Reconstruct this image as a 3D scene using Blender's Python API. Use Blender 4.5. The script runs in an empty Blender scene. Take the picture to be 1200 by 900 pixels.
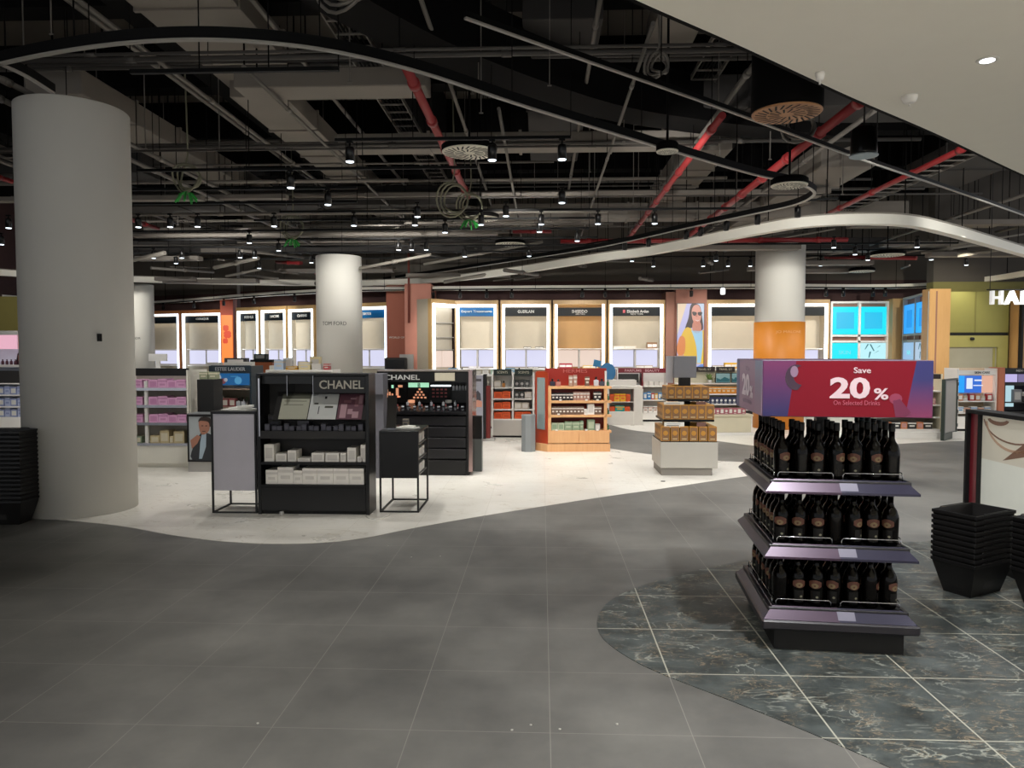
import bpy, bmesh, math, random
from mathutils import Vector, Matrix
R = math.radians
rnd = random.Random(7)
C = bpy.context.scene.collection
# ------------------------------------------------------------------ camera geometry (survey of the place)
F = 870.0; EYE = 1.62; PITCH = R(2.5); YAW = R(2.3)
def ray(px, py):
    x = (px-600)/F; y = -(py-450)/F
    f = math.cos(PITCH)+y*math.sin(PITCH); u = -math.sin(PITCH)+y*math.cos(PITCH)
    return x*math.cos(YAW)-f*math.sin(YAW), x*math.sin(YAW)+f*math.cos(YAW), u
def G(px, py, h=0.0):
    X, Y, u = ray(px, py); t = (h-EYE)/u; return (X*t, Y*t)
def A(px, py, Y0):
    X, Y, u = ray(px, py); t = Y0/Y; return (X*t, EYE+u*t)
def AX(px, Y0): return A(px, 400, Y0)[0]
# ------------------------------------------------------------------ materials
def lin(c):
    if isinstance(c, str):
        c = [int(c[i:i+2], 16)/255 for i in (1, 3, 5)]
        c = [(v/12.92 if v <= .04045 else ((v+.055)/1.055)**2.4) for v in c]
    return (c[0], c[1], c[2], 1.0)
MATS = {}
def M(name, col, rough=.5, metal=0.0, emit=None, es=0.0, noise=.06, scale=6.0, coat=0.0, spec=.5, bump=0.0):
    if name in MATS: return MATS[name]
    m = bpy.data.materials.new(name); m.use_nodes = True; nt = m.node_tree
    b = nt.nodes['Principled BSDF']; c = lin(col)
    b.inputs['Roughness'].default_value = rough; b.inputs['Metallic'].default_value = metal
    b.inputs['Specular IOR Level'].default_value = spec; b.inputs['Coat Weight'].default_value = coat
    tc = nt.nodes.new('ShaderNodeTexCoord'); nz = nt.nodes.new('ShaderNodeTexNoise')
    nz.inputs['Scale'].default_value = scale; nz.inputs['Detail'].default_value = 5
    nt.links.new(tc.outputs['Object'], nz.inputs['Vector'])
    mx = nt.nodes.new('ShaderNodeMix'); mx.data_type = 'RGBA'
    mx.inputs[6].default_value = tuple(v*(1-noise) for v in c[:3])+(1,)
    mx.inputs[7].default_value = tuple(min(1, v*(1+noise)) for v in c[:3])+(1,)
    nt.links.new(nz.outputs['Fac'], mx.inputs[0]); nt.links.new(mx.outputs[2], b.inputs['Base Color'])
    if bump:
        bp = nt.nodes.new('ShaderNodeBump'); bp.inputs['Strength'].default_value = bump; bp.inputs['Distance'].default_value = .01
        nt.links.new(nz.outputs['Fac'], bp.inputs['Height']); nt.links.new(bp.outputs[0], b.inputs['Normal'])
    if emit:
        b.inputs['Emission Color'].default_value = lin(emit); b.inputs['Emission Strength'].default_value = es
    MATS[name] = m
    return m
def clearmat(name, col=(1, 1, 1), rough=.03, w=.93):
    if name in MATS: return MATS[name]
    m = bpy.data.materials.new(name); m.use_nodes = True; nt = m.node_tree
    nt.nodes.clear()
    o = nt.nodes.new('ShaderNodeOutputMaterial'); t = nt.nodes.new('ShaderNodeBsdfTransparent'); g = nt.nodes.new('ShaderNodeBsdfGlossy')
    t.inputs[0].default_value = lin(col); g.inputs['Roughness'].default_value = rough
    mx = nt.nodes.new('ShaderNodeMixShader'); mx.inputs[0].default_value = 1-w
    nt.links.new(t.outputs[0], mx.inputs[1]); nt.links.new(g.outputs[0], mx.inputs[2]); nt.links.new(mx.outputs[0], o.inputs[0])
    MATS[name] = m
    return m
def gradmat(name, c_top, c_bot, z0, z1, rough=.4):
    """printed artwork that runs from one ink to another up the panel"""
    if name in MATS: return MATS[name]
    m = bpy.data.materials.new(name); m.use_nodes = True; nt = m.node_tree; b = nt.nodes['Principled BSDF']
    tc = nt.nodes.new('ShaderNodeTexCoord'); sp = nt.nodes.new('ShaderNodeSeparateXYZ'); mr = nt.nodes.new('ShaderNodeMapRange')
    mr.inputs[1].default_value = z0; mr.inputs[2].default_value = z1
    mx = nt.nodes.new('ShaderNodeMix'); mx.data_type = 'RGBA'
    mx.inputs[6].default_value = lin(c_bot); mx.inputs[7].default_value = lin(c_top)
    nt.links.new(tc.outputs['Object'], sp.inputs[0]); nt.links.new(sp.outputs[2], mr.inputs[0]); nt.links.new(mr.outputs[0], mx.inputs[0])
    nt.links.new(mx.outputs[2], b.inputs['Base Color']); b.inputs['Roughness'].default_value = rough
    MATS[name] = m
    return m
def woodmat(name, c1, c2, rough=.45):
    if name in MATS: return MATS[name]
    m = bpy.data.materials.new(name); m.use_nodes = True; nt = m.node_tree; b = nt.nodes['Principled BSDF']
    tc = nt.nodes.new('ShaderNodeTexCoord'); mp = nt.nodes.new('ShaderNodeMapping'); mp.inputs['Scale'].default_value = (14, 14, 1.2)
    nz = nt.nodes.new('ShaderNodeTexNoise'); nz.inputs['Scale'].default_value = 2.5; nz.inputs['Detail'].default_value = 6
    mx = nt.nodes.new('ShaderNodeMix'); mx.data_type = 'RGBA'; mx.inputs[6].default_value = lin(c1); mx.inputs[7].default_value = lin(c2)
    nt.links.new(tc.outputs['Object'], mp.inputs[0]); nt.links.new(mp.outputs[0], nz.inputs['Vector'])
    nt.links.new(nz.outputs['Fac'], mx.inputs[0]); nt.links.new(mx.outputs[2], b.inputs['Base Color'])
    b.inputs['Roughness'].default_value = rough
    MATS[name] = m
    return m
def floormat(name, c1, c2, grout, vein=None, rough=.35, nscale=1.2, gsize=.004, veinw=.03, off=(0, 0), tw=.6, th=.6, rmix=.1, vs=1.0):
    m = bpy.data.materials.new(name); m.use_nodes = True; nt = m.node_tree; b = nt.nodes['Principled BSDF']; L = nt.links.new
    tc = nt.nodes.new('ShaderNodeTexCoord'); mp = nt.nodes.new('ShaderNodeMapping'); mp.inputs['Location'].default_value = (off[0], off[1], 0)
    L(tc.outputs['Object'], mp.inputs[0])
    br = nt.nodes.new('ShaderNodeTexBrick'); br.offset = 0; br.inputs['Scale'].default_value = 1
    br.inputs['Brick Width'].default_value = tw; br.inputs['Row Height'].default_value = th
    br.inputs['Mortar Size'].default_value = gsize; br.inputs['Mortar Smooth'].default_value = .3; br.inputs['Bias'].default_value = 0
    br.inputs['Color1'].default_value = (.46, .46, .46, 1); br.inputs['Color2'].default_value = (.54, .54, .54, 1)
    L(mp.outputs[0], br.inputs['Vector'])
    nz = nt.nodes.new('ShaderNodeTexNoise'); nz.inputs['Scale'].default_value = nscale; nz.inputs['Detail'].default_value = 8; nz.inputs['Roughness'].default_value = .62
    L(tc.outputs['Object'], nz.inputs['Vector'])
    cr = nt.nodes.new('ShaderNodeMapRange'); cr.inputs[1].default_value = .3; cr.inputs[2].default_value = .7
    L(nz.outputs['Fac'], cr.inputs[0])
    mx = nt.nodes.new('ShaderNodeMix'); mx.data_type = 'RGBA'; mx.inputs[6].default_value = lin(c1); mx.inputs[7].default_value = lin(c2)
    L(cr.outputs[0], mx.inputs[0]); cur = mx.outputs[2]
    tv = nt.nodes.new('ShaderNodeMix'); tv.data_type = 'RGBA'; tv.blend_type = 'OVERLAY'; tv.inputs[0].default_value = .5
    L(cur, tv.inputs[6]); L(br.outputs['Color'], tv.inputs[7]); cur = tv.outputs[2]
    if vein:
        for k, (sc, amt, wid) in enumerate(((1.6, .8, veinw), (4.2, .75, veinw*1.2))):
            dn = nt.nodes.new('ShaderNodeTexNoise'); dn.inputs['Scale'].default_value = sc*vs; dn.inputs['Detail'].default_value = 7; dn.inputs['Distortion'].default_value = 1.4
            mp2 = nt.nodes.new('ShaderNodeMapping'); mp2.inputs['Rotation'].default_value = (0, 0, .7+k); mp2.inputs['Scale'].default_value = (1, 2.4, 1); mp2.inputs['Location'].default_value = (k*7, 3, 0)
            L(tc.outputs['Object'], mp2.inputs[0]); L(mp2.outputs[0], dn.inputs['Vector'])
            s = nt.nodes.new('ShaderNodeMath'); s.operation = 'SUBTRACT'; s.inputs[1].default_value = .5; L(dn.outputs['Fac'], s.inputs[0])
            a = nt.nodes.new('ShaderNodeMath'); a.operation = 'ABSOLUTE'; L(s.outputs[0], a.inputs[0])
            r2 = nt.nodes.new('ShaderNodeMapRange'); r2.inputs[1].default_value = 0; r2.inputs[2].default_value = wid; r2.inputs[3].default_value = amt; r2.inputs[4].default_value = 0
            L(a.outputs[0], r2.inputs[0])
            vm = nt.nodes.new('ShaderNodeTexNoise'); vm.inputs['Scale'].default_value = 2.1*vs+k; L(tc.outputs['Object'], vm.inputs['Vector'])
            vr = nt.nodes.new('ShaderNodeMapRange'); vr.inputs[1].default_value = .42; vr.inputs[2].default_value = .62; L(vm.outputs['Fac'], vr.inputs[0])
            mu = nt.nodes.new('ShaderNodeMath'); mu.operation = 'MULTIPLY'; L(r2.outputs[0], mu.inputs[0]); L(vr.outputs[0], mu.inputs[1])
            vx = nt.nodes.new('ShaderNodeMix'); vx.data_type = 'RGBA'; vx.inputs[7].default_value = lin(vein[k % len(vein)])
            L(mu.outputs[0], vx.inputs[0]); L(cur, vx.inputs[6]); cur = vx.outputs[2]
    gx = nt.nodes.new('ShaderNodeMix'); gx.data_type = 'RGBA'; gx.inputs[7].default_value = lin(grout)
    L(br.outputs['Fac'], gx.inputs[0]); L(cur, gx.inputs[6]); L(gx.outputs[2], b.inputs['Base Color'])
    rr = nt.nodes.new('ShaderNodeMapRange'); rr.inputs[3].default_value = rough-rmix; rr.inputs[4].default_value = rough+rmix
    L(nz.outputs['Fac'], rr.inputs[0]); L(rr.outputs[0], b.inputs['Roughness'])
    bp = nt.nodes.new('ShaderNodeBump'); bp.inputs['Strength'].default_value = .15; bp.inputs['Distance'].default_value = .002; bp.invert = True
    L(br.outputs['Fac'], bp.inputs['Height']); L(bp.outputs[0], b.inputs['Normal'])
    MATS[name] = m
    return m
# ------------------------------------------------------------------ mesh building
class MB:
    def __init__(s): s.v = []; s.f = []; s.m = []; s.sm = []
    def poly(s, pts, mi=0, smooth=False):
        k = len(s.v); s.v += [tuple(p) for p in pts]; s.f.append(tuple(range(k, k+len(pts)))); s.m.append(mi); s.sm.append(smooth); return s
    def box(s, x0, x1, y0, y1, z0, z1, mi=0):
        k = len(s.v)
        s.v += [(x0, y0, z0), (x1, y0, z0), (x1, y1, z0), (x0, y1, z0), (x0, y0, z1), (x1, y0, z1), (x1, y1, z1), (x0, y1, z1)]
        for f in ((0, 3, 2, 1), (4, 5, 6, 7), (0, 1, 5, 4), (1, 2, 6, 5), (2, 3, 7, 6), (3, 0, 4, 7)):
            s.f.append(tuple(k+i for i in f)); s.m.append(mi); s.sm.append(False)
        return s
    def prism(s, pts, z0, z1, mi=0):
        n = len(pts); k = len(s.v)
        s.v += [(p[0], p[1], z0) for p in pts]+[(p[0], p[1], z1) for p in pts]
        s.f.append(tuple(k+i for i in reversed(range(n)))); s.f.append(tuple(k+n+i for i in range(n)))
        for i in range(n): s.f.append((k+i, k+(i+1) % n, k+n+(i+1) % n, k+n+i))
        s.m += [mi]*(n+2); s.sm += [False]*(n+2); return s
    def yprism(s, pts, y0, y1, mi=0):      # pts in (x,z), extruded along y
        n = len(pts); k = len(s.v)
        s.v += [(p[0], y0, p[1]) for p in pts]+[(p[0], y1, p[1]) for p in pts]
        s.f.append(tuple(k+i for i in range(n))); s.f.append(tuple(k+n+i for i in reversed(range(n))))
        for i in range(n): s.f.append((k+(i+1) % n, k+i, k+n+i, k+n+(i+1) % n))
        s.m += [mi]*(n+2); s.sm += [False]*(n+2); return s
    def xprism(s, pts, x0, x1, mi=0):      # pts in (y,z), extruded along x
        n = len(pts); k = len(s.v)
        s.v += [(x0, p[0], p[1]) for p in pts]+[(x1, p[0], p[1]) for p in pts]
        s.f.append(tuple(k+i for i in reversed(range(n)))); s.f.append(tuple(k+n+i for i in range(n)))
        for i in range(n): s.f.append((k+i, k+(i+1) % n, k+n+(i+1) % n, k+n+i))
        s.m += [mi]*(n+2); s.sm += [False]*(n+2); return s
    def lathe(s, prof, n=16, c=(0, 0, 0), mi=0, cap=True, smooth=True):
        k = len(s.v)
        for r, z in prof:
            for i in range(n):
                a = 2*math.pi*i/n; s.v.append((c[0]+r*math.cos(a), c[1]+r*math.sin(a), c[2]+z))
        for j in range(len(prof)-1):
            for i in range(n):
                a = k+j*n+i; b = k+j*n+(i+1) % n
                s.f.append((a, b, b+n, a+n)); s.m.append(mi); s.sm.append(smooth)
        if cap:
            s.f.append(tuple(k+i for i in reversed(range(n)))); s.m.append(mi); s.sm.append(False)
            s.f.append(tuple(k+(len(prof)-1)*n+i for i in range(n))); s.m.append(mi); s.sm.append(False)
        return s
    def tube(s, path, r, n=8, mi=0, closed=False):
        P = [Vector(p) for p in path]; k = len(s.v); m = len(P)
        up = None
        for i, p in enumerate(P):
            if closed: t = P[(i+1) % m]-P[i-1]
            else: t = P[min(i+1, m-1)]-P[max(i-1, 0)]
            t.normalize()
            if up is None: up = Vector((0, 0, 1)) if abs(t.z) < .9 else Vector((1, 0, 0))
            a = t.cross(up).normalized(); b = a.cross(t).normalized(); up = b
            for j in range(n):
                q = 2*math.pi*j/n; s.v.append(tuple(p+a*r*math.cos(q)+b*r*math.sin(q)))
        for i in range(m if closed else m-1):
            for j in range(n):
                a0 = k+i*n+j; a1 = k+i*n+(j+1) % n; b0 = k+((i+1) % m)*n+j; b1 = k+((i+1) % m)*n+(j+1) % n
                s.f.append((a0, a1, b1, b0)); s.m.append(mi); s.sm.append(n > 5)
        if not closed:
            s.f.append(tuple(k+j for j in reversed(range(n)))); s.f.append(tuple(k+(m-1)*n+j for j in range(n))); s.m += [mi]*2; s.sm += [False]*2
        return s
    def band(s, path, w, z0, z1, mi=0, closed=False):   # a strip of section w x (z1-z0) along a plan path
        m = len(path); k = len(s.v)
        for i in range(m):
            a = Vector(path[(i-1) % m if closed else max(i-1, 0)]); b = Vector(path[(i+1) % m if closed else min(i+1, m-1)])
            t = (b-a).normalized(); nrm = Vector((-t.y, t.x))*w/2; p = Vector(path[i])
            for q, z in ((p-nrm, z0), (p+nrm, z0), (p+nrm, z1), (p-nrm, z1)): s.v.append((q.x, q.y, z))
        for i in range(m if closed else m-1):
            o = k+i*4; q = k+((i+1) % m)*4
            for j in range(4):
                s.f.append((o+j, q+j, q+(j+1) % 4, o+(j+1) % 4)); s.m.append(mi); s.sm.append(False)
        if not closed:
            s.f.append((k, k+1, k+2, k+3)); q = k+(m-1)*4; s.f.append((q+3, q+2, q+1, q)); s.m += [mi]*2; s.sm += [False]*2
        return s
    def add(s, me, mi=0, fn=None):
        k = len(s.v)
        for v in me.vertices: s.v.append(tuple(fn(v.co) if fn else v.co))
        for p in me.polygons: s.f.append(tuple(k+i for i in p.vertices)); s.m.append(mi); s.sm.append(False)
        return s
    def build(s, name, mats, parent=None, bevel=0.0, seg=1, loc=None, rz=0.0, fix=False):
        me = bpy.data.meshes.new(name); me.from_pydata(s.v, [], s.f)
        if not isinstance(mats, (list, tuple)): mats = [mats]
        for m in mats: me.materials.append(m)
        me.polygons.foreach_set('material_index', s.m); me.polygons.foreach_set('use_smooth', s.sm)
        bm = bmesh.new(); bm.from_mesh(me); bmesh.ops.recalc_face_normals(bm, faces=bm.faces); bm.to_mesh(me); bm.free()
        o = bpy.data.objects.new(name, me); C.objects.link(o)
        if parent: o.parent = parent
        if loc: o.location = loc
        if rz: o.rotation_euler = (0, 0, rz)
        if bevel:
            b = o.modifiers.new('edge', 'BEVEL'); b.width = bevel; b.segments = seg; b.limit_method = 'ANGLE'; b.angle_limit = R(40)
        return o
def tag(o, label=None, cat=None, group=None, kind=None):
    if label: o['label'] = label
    if cat: o['category'] = cat
    if group: o['group'] = group
    if kind: o['kind'] = kind
    return o
def thing(name, label, cat, loc=(0, 0, 0), rz=0.0, group=None, kind=None):
    o = bpy.data.objects.new(name, None); C.objects.link(o); o.empty_display_size = .1
    o.location = loc; o.rotation_euler = (0, 0, rz); tag(o, label, cat, group, kind); return o
def struct(o, label=None): o['kind'] = 'structure'; tag(o, label); return o
def copy_tree(o, parent=None):
    kids = list(o.children)
    c = o.copy(); C.objects.link(c)
    if parent: c.parent = parent
    for ch in kids: copy_tree(ch, c)
    return c
NICK = {'light_grey': 'grey', 'white_laminate': 'white', 'counter_greywhite': 'pale grey', 'glass_pale': 'clear', 'orange_box': 'orange', 'black_lacquer': 'black', 'greenish': 'green'}
def nick(m, kind):
    n = NICK.get(m.name, m.name.replace('_box', '').replace('_glass', ' glass').replace('_tall', '').replace('_', ' '))
    return n+' '+kind
class Proto:
    def __init__(s, fn): s.fn = fn; s.o = None; s.nick = ''
    def put(s, loc, rz, label, cat, group=None, scale=None):
        if s.o is None: s.o = s.fn(); o = s.o
        else: o = copy_tree(s.o)
        if cat not in ('spotlight', 'basket'): loc = (loc[0], loc[1], loc[2]+.0012)
        o.location = loc; o.rotation_euler = (0, 0, rz)
        for k in ('label', 'category', 'group'):
            if k in o: del o[k]
        if scale: o.scale = scale
        return tag(o, label, cat, group)
class Frame:
    def __init__(s, x, y, rz=0.0, z=0.0): s.x, s.y, s.z, s.rz = x, y, z, rz
    def w(s, x, y, z=0.0):
        c, q = math.cos(s.rz), math.sin(s.rz); return (s.x+x*c-y*q, s.y+x*q+y*c, s.z+z)
    @property
    def o(s): return (s.x, s.y, s.z)
def smooth_path(pts, n=8, closed=False):
    out = []; m = len(pts); P = [Vector(p) for p in pts]
    for i in range(m if closed else m-1):
        p0 = P[(i-1) % m] if closed or i > 0 else P[0]*2-P[1]; p1 = P[i]; p2 = P[(i+1) % m]
        p3 = P[(i+2) % m] if closed or i+2 < m else P[-1]*2-P[-2]
        for k in range(n):
            t = k/n; out.append(tuple(.5*((2*p1)+(p2-p0)*t+(2*p0-5*p1+4*p2-p3)*t*t+(3*p1-p0-3*p2+p3)*t**3)))
    if not closed: out.append(tuple(P[-1]))
    return out
_tc = {}
def text_me(s, bold=0.0, shear=0.0):
    key = (s, bold, shear)
    if key in _tc: return _tc[key]
    cu = bpy.data.curves.new('t', 'FONT'); cu.body = s; cu.align_x = 'CENTER'; cu.align_y = 'CENTER'; cu.offset = bold; cu.resolution_u = 3; cu.extrude = .02; cu.shear = shear
    o = bpy.data.objects.new('t', cu); C.objects.link(o); bpy.context.view_layer.update()
    me = bpy.data.meshes.new_from_object(o.evaluated_get(bpy.context.evaluated_depsgraph_get()))
    bpy.data.objects.remove(o); bpy.data.curves.remove(cu); _tc[key] = me; return me
def text_mb(s, w, h, at=(0, 0, 0), depth=.004, bold=0.0, mb=None, mi=0, side='front', shear=0.0):
    """letters w wide and h tall, standing upright at `at`, read from -y (front) or from -x (left)"""
    me = text_me(s, bold, shear); xs = [v.co.x for v in me.vertices]; ys = [v.co.y for v in me.vertices]
    cx, cy = (min(xs)+max(xs))/2, (min(ys)+max(ys))/2; sx, sy = w/(max(xs)-min(xs)), h/(max(ys)-min(ys))
    mb = mb or MB()
    def fn(c):
        a, b, d = (c.x-cx)*sx, (c.y-cy)*sy, -c.z/.02*depth/2
        if side == 'front': return (at[0]+a, at[1]+d-depth/2, at[2]+b)
        return (at[0]+d-depth/2, at[1]-a, at[2]+b)
    return mb.add(me, mi, fn)
def ortext(n):
    return ['first', 'second', 'third', 'fourth', 'fifth', 'sixth', 'seventh', 'eighth', 'ninth', 'tenth', 'eleventh', 'twelfth', 'thirteenth', 'fourteenth', 'fifteenth', 'sixteenth', 'seventeenth', 'eighteenth', 'nineteenth', 'twentieth'][n]
# ------------------------------------------------------------------ palette
BLACK = M('black_lacquer', '#0b0a0a', .32, spec=.4)
BLACKM = M('black_matt', '#0c0b0b', .75)
DKGREY = M('dark_grey', '#242221', .6)
MIDGREY = M('mid_grey_metal', '#6d6d70', .5)
BINGREY = M('bin_grey', '#7b7f80', .45)
LTGREY = M('light_grey', '#a8a5a0', .5)
WHITE = M('white_paint', '#d8d5cc', .5)
PANELW = M('white_laminate', '#e6e3dd', .35)
CREAM = M('cream_laminate', '#cfc6ac', .45)
CHROME = M('chrome', '#b9b9bd', .18, 1.0)
COLM = M('column_plaster', '#cdcac2', .72, noise=.04, scale=1.5, bump=.1)
SOFFIT = M('soffit_paint', '#e9e5d8', .7, noise=.02)
RING = M('ring_paint', '#efebdf', .6, noise=.02)
PINK = M('pink_box', '#dca6ca', .5)
ORANGE = M('orange_box', '#d4541c', .45)
RED = M('red_lacquer', '#8e2215', .4)
ORRED = M('orange_red_panel', '#a83c1e', .4)
MAROON = M('maroon_header', '#6d1020', .4)
WOODL = woodmat('light_oak', '#c9925f', '#dfae7c')
WOODW = woodmat('bay_oak', '#a98a5b', '#bd9c69')
TAN = M('tan_panel', '#a98350', .55)
OLIVE = M('olive_panel', '#7f7a3c', .6)
TERRA = M('terracotta_wall', '#a5604b', .7)
PINKW = M('pink_wall', '#c58573', .7)
MAUVE = M('mauve_wall', '#4a3230', .8)
BROWNW = M('brown_pilaster', '#8a6152', .7)
LED = M('led_strip', '#ffffff', .5, emit='#eef6ff', es=2.6, noise=0)
LEDB = M('led_strip_cool', '#ffffff', .5, emit='#d6ecff', es=2.4, noise=0)
BOXLIT = M('backlit_lavender', '#1c1c1e', .5, emit='#dcdcf6', es=.68, noise=0)
BOXPINK = M('backlit_peach', '#1c1c1e', .5, emit='#f0d8c8', es=.66, noise=0)
BAYBACK = M('bay_back_panel', '#b3aa98', .6)
CYAN = M('cyan_screen', '#005533', .3, emit='#22dcf4', es=.74, noise=0)
BLUES = M('blue_screen', '#002244', .3, emit='#149bf0', es=.74, noise=0)
SPOTLENS = M('spot_lens', '#ffffff', .3, emit='#e2f2ff', es=2.2, noise=0)
PIPE_R = M('red_pipe', '#93282a', .45)
PIPE_G = M('galvanised_pipe', '#6b6660', .55, .3)
DUCT = M('duct_steel', '#7a736b', .7, noise=.12, scale=2.0)
DUCTD = M('duct_dark', '#2b2826', .75, noise=.15, scale=2.0)
SLAB = M('slab_concrete', '#46413b', .9, noise=.25, scale=1.2)
BEAM = M('beam_black', '#0a0909', .85, spec=.12)
TRACKM = M('track_black', '#070707', .55, spec=.15)
TRACKL = M('track_lip', '#8d8a84', .4)
BRASS = M('copper_diffuser', '#b5835a', .45, .2)
GREEN = M('green_cable', '#2f9a3f', .5)
CABLE = M('pale_cable', '#7a7863', .6)
PAPER = M('white_paper', '#dcdad2', .7)
TESTER = M('tester_grey', '#34323a', .3)
BASKET = M('basket_plastic', '#100e0e', .42, spec=.45)
ACRYL = clearmat('clear_acrylic', (.93, .95, .95))
# ================================================================== FLOOR
gx = G(465, 900)[0]; gy = G(600, 858)[1]
off = (-(gx % .6), -(gy % .6))
GREYF = floormat('grey_porcelain', '#4e4d4a', '#787670', '#85827b', None, .5, .9, .0022, off=off, rmix=.07)
WHITEF = floormat('white_marble', '#d0ccc2', '#dedad0', '#bdb8ac', ('#a99f8c', '#b8ae9a'), .3, 1.3, .002, .012, off=off)
DARKF = floormat('dark_marble', '#2b2f2e', '#575d5b', '#a9a798', ('#a5a89c', '#a08c70'), .38, 5, .0045, .02, vs=2.0, off=off)
struct(MB().box(-16, 13, -10, 26, -.2, 0).build('floor', GREYF))
def inlay(name, px, mat, n=6, extra=None, top=.003):
    pts = [G(*p) for p in px]; pts = smooth_path(pts, n)
    if extra: pts += extra
    return struct(MB().prism(pts, 0.0, top).build(name, mat))
inlay('floor_white_marble', [(-60, 600), (40, 607), (100, 612), (150, 618), (200, 627), (260, 634.5), (320, 637.5), (380, 636), (430, 630), (480, 620), (540, 609), (620, 596), (700, 583.5), (780, 572), (850, 561.5), (900, 554.5), (935, 548), (900, 543), (840, 540), (765, 533), (713, 525), (690, 517)], WHITEF, 6, [(.7, 15.0), (.4, 19.6), (-15.5, 25.5), (-15.5, 8.2)])
inlay('floor_white_marble_far', [(1330, 523), (1200, 518), (1120, 517), (1040, 521), (960, 525), (900, 524), (850, 518), (800, 511), (740, 504), (716, 498)], WHITEF, 6, [(1.6, 19.6), (12.5, 19.6)])
inlay('floor_dark_marble', [(1330, 632), (1200, 632), (1080, 635), (1000, 640), (930, 647), (875, 657), (820, 668), (760, 684), (720, 701), (703, 718), (700, 735), (710, 752), (740, 773), (780, 792), (850, 819), (920, 847), (1000, 881), (1045, 901), (1120, 935), (1250, 1000)], DARKF, 6)
struct(MB().prism([(-9, -9.9), (12.9, -9.9), (12.9, 1.0), (6, 1.5), (2, 1.2), (-3, .6), (-9, -.5)], 0, .003).build('floor_bounce_unseen', WHITEF))  # unseen pale floor added behind the camera to bounce light onto the soffit
# marks worn into the grey tiles
SCUFF = M('dust_scuff', '#85827c', .8, noise=.3, scale=20)
# ================================================================== WALLS
WY = 19.3
struct(MB().box(AX(459, 20.0), 13, 20.0, 20.3, 0, 3.5).build('wall_back', MAUVE))
struct(MB().box(AX(459, 20.0), 13, 20.0, 20.3, 3.5, 6.3).build('wall_back_upper', M('upper_wall_grey', '#5a544c', .85)))
struct(MB().box(-16.3, -16, -4, 26, 0, 6.3).build('wall_left', MAUVE))
def seg_frame(p, q): return Frame(p[0], p[1], math.atan2(q[1]-p[1], q[0]-p[0])), math.hypot(q[0]-p[0], q[1]-p[1])
LB1 = (AX(275, 22.3), 22.3); LB2 = (AX(455, 19.9), 19.9)
LA1 = (AX(120, 24.6), 24.6); LA2 = (AX(263, 23.1), 23.1)
def on_seg(px, p, q):
    """distance along p->q where the sight line of column px meets it"""
    X, Y, u = ray(px, 400); d = Vector((q[0]-p[0], q[1]-p[1])).normalized()
    den = X*d.y-Y*d.x; s = (p[0]*Y-p[1]*X)/den
    return s
fB, lenB = seg_frame(LB1, LB2); fA, lenA = seg_frame(LA1, LA2)
struct(MB().box(-.4, lenB+.6, .62, .8, 0, 3.5).build('wall_rear_left', MAUVE, loc=fB.o, rz=fB.rz))
struct(MB().box(-.4, lenB+.6, .62, .8, 3.5, 6.3).build('wall_rear_left_upper', M('upper_wall_grey', '#5a544c', .85), loc=fB.o, rz=fB.rz))
struct(MB().box(-4, lenA, .62, .8, 0, 3.5).build('wall_far_left', MAUVE, loc=fA.o, rz=fA.rz))
struct(MB().box(-4, lenA, .62, .8, 3.5, 6.3).build('wall_far_left_upper', M('upper_wall_grey', '#5a544c', .85), loc=fA.o, rz=fA.rz))
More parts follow.
